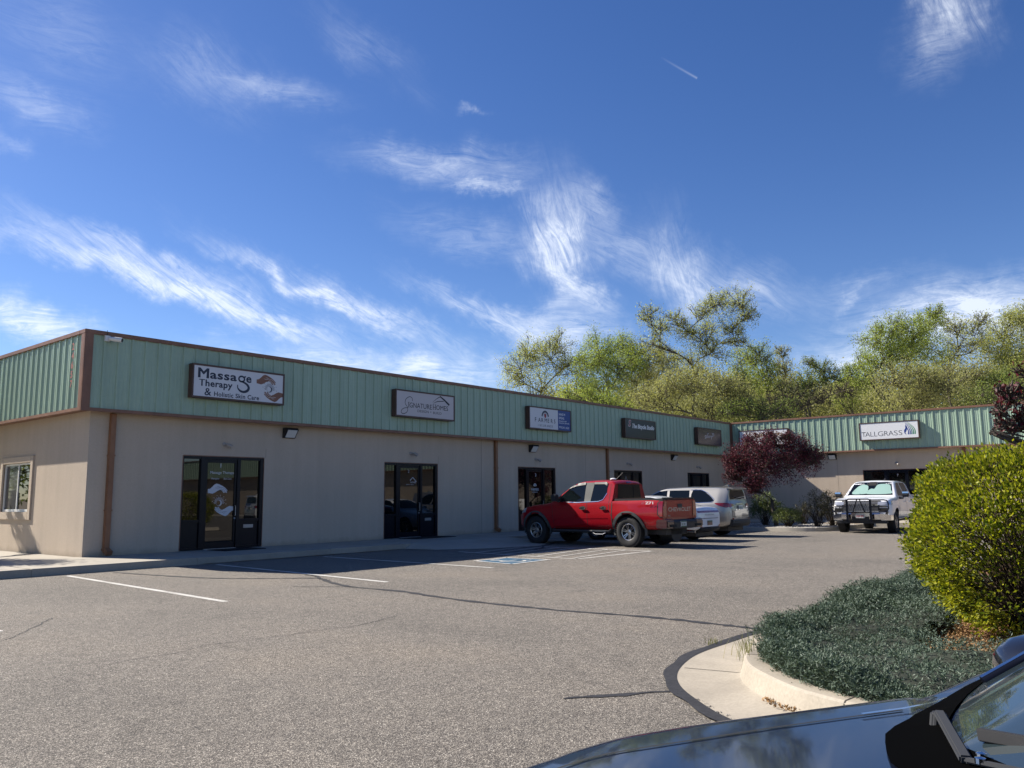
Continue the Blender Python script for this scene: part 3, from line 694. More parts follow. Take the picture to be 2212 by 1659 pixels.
def farmers_logo(M, x, z, s, mats, parent, off):
    """blue half disc with sun rays and a red shield"""
    arc = [(x+s*math.cos(t), z+s*math.sin(t)) for t in np.linspace(math.pi, 0, 26)]
    inn = []
    for k in range(19):
        t = math.pi*k/18; r = 0.56*s if k % 2 == 0 else 0.80*s
        inn.append((x+r*math.cos(t), z+r*math.sin(t)))
    P = [arc+inn]; put_poly('emblem', P, M, off, mats[0], parent)
    sh = [(x-0.30*s, z+0.42*s), (x, z+0.50*s), (x+0.30*s, z+0.42*s), (x+0.27*s, z+0.0*s), (x, z-0.30*s), (x-0.27*s, z+0.0*s)]
    put_poly('emblem', [sh], M, off+0.001, mats[1], parent)
farmers_logo(M3, (a3+b3)/2, 1.86, 0.10, (WVIN, WVIN), f3, 0.0375)
put_text('vinyl_lettering', 'FARMERS', M3, (a3+b3)/2-0.24, 1.68, 0.0375, WVIN, f3, width=0.48, height=0.10, bold=0.01)
put_text('vinyl_lettering', 'INSURANCE', M3, (a3+b3)/2-0.16, 1.60, 0.0375, WVIN, f3, width=0.32, height=0.045)
put_text('vinyl_lettering', '3', M3, (a3+b3)/2+0.02, 2.24, 0.0375, WVIN, f3, height=0.13, bold=0.01)
f4, M4, (a4, b4) = SF[3]
put_poly('vinyl_decal', ribbon([(a4+.30, 2.1), (a4+.42, 2.34), (a4+.54, 2.1)], 0.02), M4, 0.0375, WVIN, f4)
f7, M7, (a7, b7) = SFB[0]
put_text('vinyl_lettering', '7', M7, (a7+b7)/2, 2.25, 0.0375, WVIN, f7, height=0.12)
# ---- residential window in the end wall
M = Matrix(((0, 0, -1, XA), (-1, 0, 0, 25.18), (0, 1, 0, 0), (0, 0, 0, 1)))
wm = MB(); W_, z0, z1 = 1.91, 1.18, 2.47
for a, b, c, d in ((-0.16, 0.0, z0-0.2, z1+0.17), (W_, W_+0.16, z0-0.2, z1+0.17), (0.0, W_, z1, z1+0.17), (0.0, W_, z0-0.2, z0)): wm.box(a, b, c, d, -0.02, 0.045)
wf = tmesh(wm, M, 'window', STUC, None, 0.006); bchild(wf)
wm = MB()
for a, b, c, d in ((0.002, 0.05, z0, z1), (W_-0.05, W_-0.002, z0, z1), (0.05, W_-0.05, z1-0.05, z1-0.002), (0.05, W_-0.05, z0+0.002, z0+0.07), (W_*0.49, W_*0.49+0.055, z0+0.07, z1-0.05)): wm.box(a, b, c, d, -0.08, -0.02)
tmesh(wm, M, 'window_frame', WHITE, wf, 0.004)
tmesh(MB().box(0.05, W_*0.49, z0+0.07, z1-0.05, -0.06, -0.05), M, 'window_glass', mat('glass_over_grey_blind', (0.07, 0.072, 0.078), 0.05, ior=1.5), wf)
tmesh(MB().box(W_*0.49+0.055, W_-0.05, z0+0.07, z1-0.05, -0.05, -0.04), M, 'window_glass', GLASS, wf)
# vertical address digits on the end fascia
RED = mat('faded_red', (0.30, 0.09, 0.07), 0.7)
for i, ch in enumerate('24657'):
    me = text_mesh(ch, height=0.17, bold=0.03)
    me.transform(Matrix(((0, 0, -1, XA-OV-0.038), (-1, 0, 0, FA+0.66), (0, 1, 0, 5.02-0.225*i), (0, 0, 0, 1))))
    o = link('address_digit', me, RED); bchild(o)

# ================================================================= SIGNS, LAMPS, CAMERA
def cabinet(kind, u, w, h, zc, face, label, depth=0.22, name='shop_sign'):
    """u left edge; returns (empty, matrix of the face: x from left edge, y height)"""
    M = face_matrix(kind, u, zc, 0.0)
    root = empty(name, (M @ Vector((w/2, -h/2, 0)))[:]); tag(root, label, 'sign', 'lit box signs along the green fascia')
    inv = Matrix.Translation(root.location).inverted()
    def par(o): o.parent = root; o.matrix_parent_inverse = inv; return o
    mb = MB(); mb.box(0, w, -h/2, h/2, 0.032, depth-0.012); c = par(tmesh(mb, M, 'cabinet', SIGNBR, None, 0.006))
    mb = MB(); t = 0.045
    mb.box(-0.004, w+0.004, h/2-t, h/2+0.004, depth-0.012, depth+0.018); mb.box(-0.004, w+0.004, -h/2-0.004, -h/2+t, depth-0.012, depth+0.018)
    mb.box(-0.004, t, -h/2+t, h/2-t, depth-0.012, depth+0.018); mb.box(w-t, w+0.004, -h/2+t, h/2-t, depth-0.012, depth+0.018)
    par(tmesh(mb, M, 'sign_frame', SIGNBR, None, 0.004))
    mb = MB(); mb.box(t, w-t, -h/2+t, h/2-t, depth-0.012, depth+0.004); fc = par(tmesh(mb, M, 'sign_face', face, None))
    MF = M @ Matrix.Translation((0, 0, depth+0.0055))
    return root, MF, fc, par
w_, h_, zc = 2.76, 0.88, 4.485
FACEW = mat('sign_face_white', (0.60, 0.60, 0.62), 0.4)
FACEP = mat('sign_face_warm_white', (0.50, 0.46, 0.46), 0.4)
root, MF, fc, par = cabinet('FA', 10.62, w_, h_, zc, FACEW, 'white massage therapy sign with two brown hands, leftmost on the green fascia')
def T(s, x, y, **k):
    m = k.pop('mat', NAVY); return par(put_text('sign_lettering', s, MF, x, y, 0.0, m, None, **k))
T('M', 0.155, 0.095, width=0.31, height=0.25, bold=0.035)
T('assa', 0.49, 0.095, width=0.78, height=0.225, bold=0.028, space=1.08)
T('e', 1.55, 0.095, width=0.165, height=0.225, bold=0.028)
T('Therapy', 0.19, -0.12, width=0.96, height=0.17, bold=0.03, space=1.06)
T('&', 0.355, -0.36, width=0.19, height=0.20, bold=0.012); T('Holistic Skin Care', 0.625, -0.36, width=1.34, height=0.12, bold=0.022, space=1.06)
# the long g
gq = ribbon([(1.415+0.085*math.cos(t), 0.168+0.072*math.sin(t)) for t in np.linspace(0, 6.4, 26)], 0.045)
gp = smoothpoly([(1.36, 0.10), (1.47, 0.085), (1.58, 0.03), (1.635, -0.05), (1.60, -0.13), (1.50, -0.175), (1.39, -0.16), (1.31, -0.09), (1.30, 0.0)], 5, closed=False)
gw = [0.028+0.045*math.sin(math.pi*min(1, i/len(gp)*1.1)) for i in range(len(gp))]
gq += ribbon(gp, gw)+ribbon([(1.48, 0.225), (1.545, 0.245)], 0.035)
par(put_poly('sign_lettering', gq, MF, 0, NAVY, None))
HANDC = mat('hand_brown_print', (0.20, 0.085, 0.05), 0.5)
e = empty('tmp'); hands(MF, 2.235, 0.66, 0.14, -0.03, -0.145, -0.26, [HANDC, NAVY, WHITE], e, 0.0, mx=0.055)
for o in list(e.children): o.name = 'sign_emblem'; o.parent = None; par(o)
bpy.data.objects.remove(e)
root, MF, fc, par = cabinet('FA', 17.57, 2.73, h_, zc, FACEP, 'pale pinkish sign with thin black capitals under a black roof outline')
def T(s, x, y, **k):
    m = k.pop('mat', INK); return par(put_text('sign_lettering', s, MF, x, y, 0.0, m, None, **k))
def serif(s, x, y, w, h):
    T(s, x, y, width=w, height=h, bold=0.004)
serif('IGNATURE', 0.56, -0.115, 1.07, 0.17); serif('HOMES', 1.68, -0.10, 0.73, 0.16)
T('DESIGN', 0.97, -0.245, width=0.51, height=0.085, bold=0.002); T('BUILD', 1.69, -0.255, width=0.40, height=0.085, bold=0.002)
sq = ribbon(smoothpoly([(0.74, 0.10), (0.72, 0.20), (0.60, 0.23), (0.45, 0.14), (0.42, 0.0), (0.52, -0.12), (0.52, -0.24), (0.40, -0.33), (0.26, -0.32), (0.27, -0.22), (0.40, -0.15), (0.52, -0.14)], 6, closed=False), 0.020)
sq += [[(1.56, -0.215), (1.60, -0.215), (1.60, -0.185), (1.56, -0.185)]]
sq += ribbon([(1.67, 0.135), (1.84, 0.26), (2.03, 0.36)], [0.010, 0.018, 0.03]) + ribbon([(2.02, 0.365), (2.22, 0.26), (2.47, 0.10)], [0.045, 0.06, 0.07])+ribbon([(1.69, 0.10), (1.90, 0.185), (2.20, 0.215)], [0.008, 0.026, 0.026])
for x, y in [(0.575, -.115), (1.70, -.10), (1.80, -.10)]: sq += [[(x-0.035, y+0.158), (x+0.04, y+0.158), (x+0.04, y+0.17), (x-0.035, y+0.17)], [(x-0.035, y-0.004), (x+0.04, y-0.004), (x+0.04, y+0.008), (x-0.035, y+0.008)]]
par(put_poly('sign_lettering', sq, MF, 0.0, INK, None))
BLUEF = mat('sign_blue', (0.012, 0.045, 0.22), 0.4)
root, MF, fc, par = cabinet('FA', 24.45, 2.75, h_, zc, FACEW, 'white and blue insurance sign with a sunrise and red shield emblem')
def T(s, x, y, **k):
    m = k.pop('mat', NAVY); return par(put_text('sign_lettering', s, MF, x, y, 0.0, m, None, **k))
par(put_poly('sign_panel', [[(1.86, -0.395), (2.705, -0.395), (2.705, 0.395), (1.86, 0.395)]], MF, -0.0005, BLUEF, None))
e = empty('tmp'); farmers_logo(MF, 1.02, 0.085, 0.235, (NAVY, mat('shield_red', (0.30, 0.03, 0.03), 0.5)), e, 0.0)
for o in list(e.children): o.parent = None; par(o)
bpy.data.objects.remove(e)
for i, ch in enumerate('FARMERS'): T(ch, 0.36+i*0.205, -0.145, height=0.165, bold=0.012)
for i, ch in enumerate('INSURANCE'): T(ch, 0.55+i*0.112, -0.32, height=0.09, bold=0.004)
T('RAND M', 1.93, 0.20, width=0.42, height=0.095, bold=0.01, mat=WHITE); T('SPEAS', 1.93, 0.05, width=0.36, height=0.095, bold=0.01, mat=WHITE)
T('INSURANCE AND', 1.93, -0.05, width=0.52, height=0.05, bold=0.01, mat=WHITE); T('FINANCIAL SERVICES', 1.93, -0.13, width=0.70, height=0.05, bold=0.01, mat=WHITE); T('970.241.1620', 1.93, -0.32, width=0.68, height=0.085, bold=0.01, mat=WHITE)
FACEK = mat('sign_face_black', (0.012, 0.012, 0.014), 0.3)
root, MF, fc, par = cabinet('FA', 31.38, 2.74, h_, zc, FACEK, 'black sign with slanted white lettering and a small red emblem at its left')
T('The Bicycle Studio', 0.62, 0.03, width=1.98, height=0.19, bold=0.045, shear=0.25, mat=WHITE)
T('S', 0.27, 0.09, width=0.27, height=0.28, bold=0.05, shear=0.25, mat=WHITE); par(put_text('sign_lettering', 'S', MF, 0.285, 0.10, 0.002, mat('emblem_red', (0.28, 0.02, 0.02), 0.5), None, width=0.24, height=0.26, bold=0.02, shear=0.25))
FACEB = mat('sign_face_maroon', (0.055, 0.022, 0.022), 0.25)
root, MF, fc, par = cabinet('FA', 38.42, 2.75, h_, zc, FACEB, 'dark maroon sign with faint thin lettering, beside the inner corner')
T('gallery', 0.80, -0.06, width=0.85, height=0.2, mat=WVIN, bold=-0.004); T('29', 1.62, 0.02, width=0.26, height=0.22, mat=WVIN, bold=-0.004); T('art', 1.10, 0.14, width=0.2, height=0.09, mat=WVIN)
FACEWB = mat('sign_face_bright_white', (0.74, 0.74, 0.74), 0.4)
root, MF, fc, par = cabinet('FB', 19.03, 2.75, h_, zc, FACEWB, 'white sign with gold script lettering partly hidden behind the purple tree')
GOLD = mat('gold_letter', (0.33, 0.23, 0.07), 0.4)
T('Paddle', 0.88, 0.05, width=0.62, height=0.24, mat=GOLD, bold=0.01, shear=0.15); T('Fights', 1.72, 0.05, width=0.72, height=0.26, mat=GOLD, bold=0.01, shear=0.1)
root, MF, fc, par = cabinet('FB', 12.63, 2.76, h_, zc, FACEWB, 'white sign with thin dark capitals and blue and green blades, on the sunlit wing')
for i, (ch, x, wd) in enumerate((('T', 0.10, .20), ('A', 0.27, .23), ('L', 0.52, .15), ('L', 0.70, .15), ('G', 0.87, .25), ('R', 1.17, .19), ('A', 1.36, .24), ('S', 1.62, .17), ('S', 1.83, .17))):
    T(ch, x, -0.255, width=wd, height=0.25, bold=-0.012, mat=mat('dark_navy_letter', (0.01, 0.012, 0.03), 0.5))
cols = [mat('blade_blue', (0.02, 0.045, 0.22), 0.4), mat('blade_teal', (0.02, 0.12, 0.16), 0.4), mat('blade_green', (0.03, 0.20, 0.09), 0.4)]
for k in range(5):
    b = 2.27+0.075*k; tx = 2.15+0.035*k
    pts = smoothpoly([(b, -0.24), (b+0.012, -0.08), (b-0.045, 0.08), (b-0.5*(b-tx)-0.02, 0.22), (tx, 0.345)], 6, closed=False); n = len(pts)
    par(put_poly('sign_emblem', ribbon(pts, [max(0.006, 0.055*(1-i/n)**0.8) for i in range(n)]), MF, 0.0, cols[(0, 0, 1, 2, 2)[k]], None))
par(put_poly('sign_emblem', [smoothpoly([(2.15, 0.22), (2.225, 0.08), (2.20, -0.05), (2.145, -0.15), (2.185, -0.25), (2.10, -0.17), (2.09, -0.03), (2.15, 0.07)], 4)], MF, 0.0, cols[0], None))

LENS = mat('frosted_lens', (0.62, 0.62, 0.60), 0.35)
def wallpack(kind, u, label):
    M = face_matrix(kind, u, 3.32, 0); root = empty('wall_light', (M @ Vector((0, 0, 0)))[:]); tag(root, label, 'wall light', 'wall lights under the fascia')
    inv = Matrix.Translation(root.location).inverted()
    mb = MB(); mb.prism([(-0.14, 0.0), (0.15, 0.0), (0.15, 0.19), (0.10, 0.23), (-0.14, 0.06)], -0.20, 0.20, 'x')
    # prism axis x: (d, a, b) with a = up, b = out
    o = tmesh(mb, M, 'housing', PLAST, None, 0.008); o.parent = root; o.matrix_parent_inverse = inv
    mb = MB(); mb.add([(-0.155, 0.088, 0.218), (0.155, 0.088, 0.218), (0.155, -0.115, 0.077), (-0.155, -0.115, 0.077)], [(0, 1, 2, 3)]); 
    me = mb.mesh('lens'); bm = bmesh.new(); bm.from_mesh(me); r = bmesh.ops.extrude_face_region(bm, geom=list(bm.faces)); nrm = Vector((0, -0.57, 0.82))
    for v in [g for g in r['geom'] if isinstance(g, bmesh.types.BMVert)]: v.co += nrm*0.02
    bmesh.ops.recalc_face_normals(bm, faces=bm.faces); bm.to_mesh(me); bm.free(); me.transform(M)
    o = link('lens', me, LENS); o.parent = root; o.matrix_parent_inverse = inv
wallpack('A', 13.95, 'dark wall light with pale lens right of the massage sign door')
wallpack('A', 25.29, 'dark wall light with pale lens above the third shop door')
wallpack('A', 36.70, 'dark wall light below the fascia between the two farthest doors')
wallpack('B', 14.2, 'wall light with pale lens on the sunlit wing beside the purple tree')
wallpack('B', 5.2, 'wall light on the right hand wing hidden behind the bush')
def spot(kind, u, z, label):
    M = face_matrix(kind, u, z, 0); root = empty('spot_light', (M @ Vector((0, 0, 0)))[:]); tag(root, label, 'spot light', 'small spot lights above the shop doors')
    inv = Matrix.Translation(root.location).inverted(); PL = mat('taupe_lamp_paint', (0.33, 0.30, 0.27), 0.5)
    mb = MB(); mb.lathe([(0.0, 0.0), (0.0, 0.055), (0.02, 0.055), (0.03, 0.04), (0.05, 0.0)], 'z', 14); o = tmesh(mb, M, 'lamp_base', PL, None); smooth_by_angle(o.data, 40); o.parent = root; o.matrix_parent_inverse = inv
    mb = MB(); mb.tube([(0, 0, 0.03), (0.03, -0.01, 0.08), (0.05, -0.02, 0.10)], 0.012, 8); mb.tube([(0.02, 0.0, 0.10), (0.06, -0.02, 0.12), (0.14, -0.075, 0.17)], [0.02, 0.045, 0.055], 12)
    o = tmesh(mb, M, 'lamp_head', PL, None); smooth_by_angle(o.data, 40); o.parent = root; o.matrix_parent_inverse = inv
for u, lb in ((11.92, 'first'), (18.78, 'second'), (25.51, 'third'), (32.38, 'fourth'), (39.28, 'fifth')):
    spot('A', u, 2.92, 'tiny taupe spot light above the %s shop door from the left' % lb)
spot('B', 11.16, 2.9, 'tiny taupe spot light above the door of the right hand wing')
# security camera
M = face_matrix('FA', 8.52, 5.27, 0.0); root = empty('security_camera', (M @ Vector((0, 0, 0.03)))[:]); tag(root, 'white security camera below the roof edge near the building corner', 'camera')
inv = Matrix.Translation(root.location).inverted()
for nm, mb_, m in (('mount', MB().box(-0.06, 0.06, -0.06, 0.07, 0.03, 0.10), WHITE), ('camera_body', MB().tube([(0.03, 0.0, 0.12), (0.12, -0.015, 0.2), (0.24, -0.035, 0.30)], [0.045, 0.058, 0.058], 14), WHITE), ('lens', MB().tube([(0.236, -0.034, 0.297), (0.25, -0.037, 0.309)], 0.046, 12), PLAST), ('antenna', MB().tube([(0.0, 0.06, 0.08), (-0.02, 0.2, 0.09)], 0.006, 6), PLAST)):
    o = tmesh(mb_, M, nm, m, None); smooth_by_angle(o.data, 40); o.parent = root; o.matrix_parent_inverse = inv
# door mats
MATB = m_speckle('rubber_mat', (0.012, 0.012, 0.014), 0.3, 50, 0.9, 0.4, 3, 0.2)
for (x0, x1), lb in (((11.45, 12.65), 'thin black doormat in front of the massage shop door'), ((18.1, 19.9), 'wide black doormat in front of the second shop door')):
    mb = MB(); mb.box(x0, x1, 18.95, 19.8, SW+0.001, SW+0.016); o = mb.build('doormat', MATB, bevel=0.005)
    tag(o, lb, 'doormat', 'doormats at the shop doors')
# ================================================================= VEHICLES
def paint(name, col, metal=0.0, rough=0.35):
    m = mat(name, col, rough, metal, 0.5, 1.0); t, b = nodes(m)
    n1 = noise(t, 900, 2, 0.5, geoco(t)); c = ramp(t, n1, [(0.3, tuple(x*0.92 for x in col)), (0.7, tuple(x*1.08 for x in col))])
    t.links.new(c, b.inputs['Base Color']); n2 = noise(t, 6, 5, 0.6, objco(t))
    t.links.new(math_n(t, 'MULTIPLY_ADD', n2, 0.08, 0.0), b.inputs['Coat Roughness']); return m
def ip(tab, x):
    a = np.array(tab, float); return np.interp(x, a[:, 0], a[:, 1])
def smooth_tab(xs, ys, sig):
    out = np.zeros_like(ys)
    for i, x in enumerate(xs):
        w = np.exp(-0.5*((xs-x)/sig)**2)*np.gradient(xs); out[i] = (w*ys).sum()/w.sum()
    return out
def car_shell(spec):
    """closed body lofted along x. spec: x0,x1, top[], bot[], half[] (plan half width), belt, roof_z, roof_half, sharp[] x of crisp steps"""
    xs = set(np.linspace(spec['x0'], spec['x1'], spec.get('n', 110)))
    for s in spec.get('steps', []): xs |= {s-0.02, s-0.008, s+0.008, s+0.02}
    xs = np.array(sorted(xs)); xs = xs[(xs >= spec['x0']) & (xs <= spec['x1'])]
    sg = spec.get('sig', 0.05)
    zt = ip(spec['top'], xs)
    if sg: 
        zs = smooth_tab(xs, zt, sg)
        keep = np.zeros(len(xs), bool)
        for s in spec.get('steps', []): keep |= np.abs(xs-s) < 0.16
        zt = np.where(keep, zt, zs)
    zb = smooth_tab(xs, ip(spec['bot'], xs), 0.04); hw = smooth_tab(xs, ip(spec['half'], xs), 0.05)
    belt = ip(spec['belt'], xs) if isinstance(spec['belt'], list) else np.full(len(xs), spec['belt'])
    rz, rh = spec['roof_z'], spec['roof_half']
    rcv = ip(spec['rc'], xs) if 'rc' in spec else np.full(len(xs), 0.09)
    shape = spec.get('shape', [(0.0, 0.90), (0.12, 0.965), (0.40, 1.0), (0.62, 1.0), (0.80, 0.985), (0.93, 0.975), (1.0, 0.955)])
    fl = spec.get('flare', [])        # fender swelling: (x centre, radius, amount)
    V = []; m = 0
    for i, x in enumerate(xs):
        sw = sum(a*math.exp(-((x-c)/r)**2) for c, r, a in fl)
        def half(z):
            b0, b1 = zb[i], belt[i]
            if z <= b1: 
                k = (z-b0)/(b1-b0+1e-6); g = ip(shape, k); return hw[i]*g+sw*math.exp(-((k-0.55)/0.33)**2)
            k = (z-b1)/(rz-b1); base = hw[i]*shape[-1][1]
            return base-(hw[i]-rh)*max(k, 0)**1.05*0.98 - (0.012 if k > 0.02 else 0)
        top, bot = zt[i], zb[i]; rc = min(rcv[i], (top-bot)*0.4)
        crown = spec.get('crown', 0.045)
        sec = [(0.0, bot), (half(bot)*0.6, bot), (half(bot)-0.05, bot)]
        nz = 16
        for k in range(nz+1):
            z = bot+0.03+(top-rc-bot-0.03)*k/nz; sec.append((half(z), z))
        hr = half(top-rc); hx = max(hr-rc*1.15, 0.02)
        for a in (18, 36, 54, 72, 90):
            t = math.radians(a); sec.append((hx+(hr-hx)*math.cos(t), top-rc+(rc-crown)*math.sin(t)))
        for k in (0.75, 0.5, 0.25, 0.0): sec.append((hx*k, top-crown*(k*k)))
        full = sec+[(-y, z) for y, z in reversed(sec[1:-1])]
        m = len(full); V += [(x, y, z) for y, z in full]
    F = []
    for i in range(len(xs)-1):
        for j in range(m):
            F.append((i*m+j, i*m+(j+1) % m, (i+1)*m+(j+1) % m, (i+1)*m+j))
    F.append(tuple(range(m-1, -1, -1))); F.append(tuple((len(xs)-1)*m+j for j in range(m)))
    mb = MB(); mb.add(V, F); return mb.mesh('shell')
def cut_arches(me, wheels, r, ymin, mats_dark, flat=None):
    """wheels: list of (x, z). Cylinder cuts on both sides; cut faces get material 1"""
    ob = bpy.data.objects.new('b', me); COL.objects.link(ob)
    for x, z in wheels:
        for sgn in (1, -1):
            mb = MB(); n = 40
            prof = [(x+r*math.cos(t), z+r*math.sin(t)) for t in np.linspace(0, 2*math.pi, n, endpoint=False)]
            mb.prism(prof, sgn*ymin, sgn*1.4, 'y', 1); cm = mb.mesh('c')
            for mm in mats_dark: cm.materials.append(mm)
            co = bpy.data.objects.new('c', cm); COL.objects.link(co)
            md = ob.modifiers.new('b', 'BOOLEAN'); md.object = co; md.operation = 'DIFFERENCE'; md.solver = 'EXACT'
    bpy.context.view_layer.update()
    res = bpy.data.meshes.new_from_object(ob.evaluated_get(bpy.context.evaluated_depsgraph_get()))
    for md in ob.modifiers:
        c = md.object; bpy.data.objects.remove(c)
    bpy.data.objects.remove(ob); return res
class Car:
    def __init__(s, name, label, spec, body_mat, wheels, wr, loc, heading_deg, cat='car', arch=None, ymin=0.55, group=None):
        s.root = empty(name, loc, math.radians(90-heading_deg)); tag(s.root, label, cat, group)
        me = car_shell(spec); me.materials.append(body_mat); me.materials.append(PLAST)
        me = cut_arches(me, [(x, wr) for x in wheels], arch or wr*1.17, ymin, [body_mat, PLAST])
        s.body = link('body', me, None, s.root, 28); s.me = me
        bm = bmesh.new(); bm.from_mesh(me); s.bvh = BVHTree.FromBMesh(bm); bm.free()
        s.wheels = wheels; s.wr = wr
    def patch(s, name, poly, axis, m, off=0.004, parent=None, step=0.07, sharp=None, lim=None, thick=0.0, far=6):
        """project a 2D polygon on the body. axis 'y+','y-' (x,z); 'x+','x-' (y,z); 'z+' (x,y)"""
        bm = bmesh.new(); ax, sg = axis[0], (1 if axis[1] == '+' else -1)
        def P(a, b): return {'y': (a, 0, b), 'x': (0, a, b), 'z': (a, b, 0)}[ax]
        bm.faces.new([bm.verts.new(P(a, b)) for a, b in poly])
        idx = {'y': (0, 2), 'x': (1, 2), 'z': (0, 1)}[ax]
        for q, k in enumerate(idx):
            lo = min(p[q] for p in poly); hi = max(p[q] for p in poly); c = lo+step*0.5
            while c < hi:
                co = [0, 0, 0]; co[k] = c; no = [0, 0, 0]; no[k] = 1
                bmesh.ops.bisect_plane(bm, geom=bm.verts[:]+bm.edges[:]+bm.faces[:], plane_co=co, plane_no=no); c += step
        bmesh.ops.triangulate(bm, faces=bm.faces)
        k3 = {'y': 1, 'x': 0, 'z': 2}[ax]
        d = Vector((0, 0, 0)); d[k3] = -sg
        bad = []
        hits = {}
        for v in bm.verts:
            o = Vector(v.co); o[k3] = sg*far; h = s.bvh.ray_cast(o, d)
            if h[0] is None: hits[v] = None
            else: hits[v] = h[0][k3]+sg*off
        ok = [x for x in hits.values() if x is not None]
        if not ok: bm.free(); return None
        for v in bm.verts:
            if hits[v] is None:
                near = min((w for w in bm.verts if hits[w] is not None), key=lambda w: (w.co-v.co).length) if True else None
                v.co[k3] = hits[near] if near else ok[0]
        for v in bm.verts:
            if hits[v] is not None: v.co[k3] = hits[v]
        if thick:
            r = bmesh.ops.extrude_face_region(bm, geom=bm.faces[:])
            for g in r['geom']:
                if isinstance(g, bmesh.types.BMVert): g.co[k3] -= sg*thick
        bmesh.ops.recalc_face_normals(bm, faces=bm.faces)
        # make sure open sheets face outwards
        if not thick:
            fl = [f for f in bm.faces if f.normal[k3]*sg < 0]
            if fl: bmesh.ops.reverse_faces(bm, faces=fl)
        me = bpy.data.meshes.new(name); bm.to_mesh(me); bm.free()
        return link(name, me, m, parent or s.root, 40)
    def both(s, name, poly, m, **k): return [s.patch(name, poly, 'y+', m, **k), s.patch(name, poly, 'y-', m, **k)]
    def lines(s, name, pts, w, m=None, sides=('y+', 'y-'), **k):
        for sd in sides:
            for q in range(len(pts)-1):
                pass
            P = ribbon(pts, w); poly = [p[0] for p in P]+[P[-1][3]]+[P[-1][2]]+[p[1] for p in reversed(P)]
            s.patch(name, poly, sd, m or GAP, **k)
    def add(s, name, mb, m, bevel=0, parent=None, smooth=None):
        return mb.build(name, m, parent or s.root, bevel=bevel, smooth=smooth)
    def make_wheel(s, ytrack, width, rim_r, spokes=6, style='double', rim_mat=None, dark=None):
        R = s.wr; w2 = width/2; rim_mat = rim_mat or ALLOY
        tb = MB(); sh = R-rim_r
        prof = [(-w2*0.82, rim_r-0.005), (-w2*0.98, rim_r+sh*0.25), (-w2, rim_r+sh*0.6), (-w2*0.93, R-0.03), (-w2*0.78, R-0.008), (-w2*0.4, R), (w2*0.4, R), (w2*0.78, R-0.008), (w2*0.93, R-0.03), (w2, rim_r+sh*0.6), (w2*0.98, rim_r+sh*0.25), (w2*0.82, rim_r-0.005), (w2*0.7, rim_r-0.02), (-w2*0.7, rim_r-0.02), (-w2*0.82, rim_r-0.005)]
        tb.lathe(prof, 'y', 48)
        for k in range(44):     # tread blocks
            t = 2*math.pi*k/44; c, sn = math.cos(t), math.sin(t)
            for yy in (-w2*0.78, -w2*0.28, w2*0.28, w2*0.78):
                a = Vector((c*(R-0.004), yy-w2*0.17, sn*(R-0.004))); b = Vector((c*(R-0.004), yy+w2*0.17, sn*(R-0.004)))
                tb.bar(a, b, 0.034, 0.016, up=(c, 0, sn))
        tm = tb.mesh('tyre')
        rb = MB(); y1 = w2*0.80
        rb.lathe([(y1, rim_r-0.0), (y1+0.006, rim_r-0.012), (y1, rim_r-0.028), (y1-0.05, rim_r-0.035), (-y1*0.6, rim_r-0.05)], 'y', 48)
        for k in range(spokes):
            t0 = 2*math.pi*k/spokes+0.3
            offs = (-0.14, 0.14) if style == 'double' else (0.0,)
            for o_ in offs:
                c, sn = math.cos(t0+o_), math.sin(t0+o_); ci, si = math.cos(t0+o_*2.2), math.sin(t0+o_*2.2)
                wd = 0.022 if style == 'double' else 0.042
                rb.bar((ci*0.045, y1-0.045, si*0.045), (c*(rim_r-0.018), y1-0.012, sn*(rim_r-0.018)), wd, 0.03, up=(0, 1, 0))
        rb.lathe([(y1-0.08, 0.075), (y1-0.028, 0.07), (y1-0.02, 0.035), (y1-0.018, 0.0)], 'y', 24)
        rm = rb.mesh('rim')
        db = MB(); db.lathe([(y1-0.075, rim_r-0.03), (y1-0.085, 0.16), (y1-0.09, 0.0)], 'y', 32); dm = db.mesh('brake_disc')
        protos = None
        for x in s.wheels:
            for sg in (1, -1):
                wobj = empty('wheel', (x, sg*ytrack, R), 0 if sg > 0 else math.pi, s.root)
                if protos is None:
                    link('tyre', tm, RUB, wobj, 30); link('rim', rm, rim_mat, wobj, 30); link('brake_disc', dm, dark or PLAST, wobj, 30); protos = True
                else:
                    for me, nm in ((tm, 'tyre'), (rm, 'rim'), (dm, 'brake_disc')):
                        o = bpy.data.objects.new(nm, me); COL.objects.link(o); o.parent = wobj
    def text(s, name, txt, x, y, z, face, m, w, h, bold=0.02, parent=None):
        """face 'rear','front','left','right' ; x,y,z = local position of the left edge/baseline of the text"""
        me = text_mesh(txt, width=w, height=h, bold=bold)
        R_ = {'rear': Matrix(((0, 0, -1, x), (-1, 0, 0, y), (0, 1, 0, z), (0, 0, 0, 1))),
              'front': Matrix(((0, 0, 1, x), (1, 0, 0, y), (0, 1, 0, z), (0, 0, 0, 1))),
              'left': Matrix(((-1, 0, 0, x), (0, 0, 1, y), (0, 1, 0, z), (0, 0, 0, 1)))}[face]
        me.transform(R_); return link(name, me, m, parent or s.root)
GAP = mat('panel_gap_black', (0.006, 0.006, 0.006), 0.8)
LAMPRED = mat('tail_lamp_red', (0.22, 0.006, 0.008), 0.12, coat=1.0)
LAMPCL = mat('clear_lamp', (0.55, 0.56, 0.58), 0.08, 0.6)
AMBER = mat('amber_lamp', (0.5, 0.12, 0.01), 0.2)
PLATEM = mat('plate_white', (0.55, 0.57, 0.55), 0.4)
PLATEG = mat('plate_green', (0.03, 0.12, 0.06), 0.4)
PLATER = mat('plate_red', (0.35, 0.02, 0.03), 0.4)
GREYP = m_speckle('weathered_grey_plastic', (0.060, 0.064, 0.064), 0.15, 60, 0.6, 0.15, 2, 0.2)
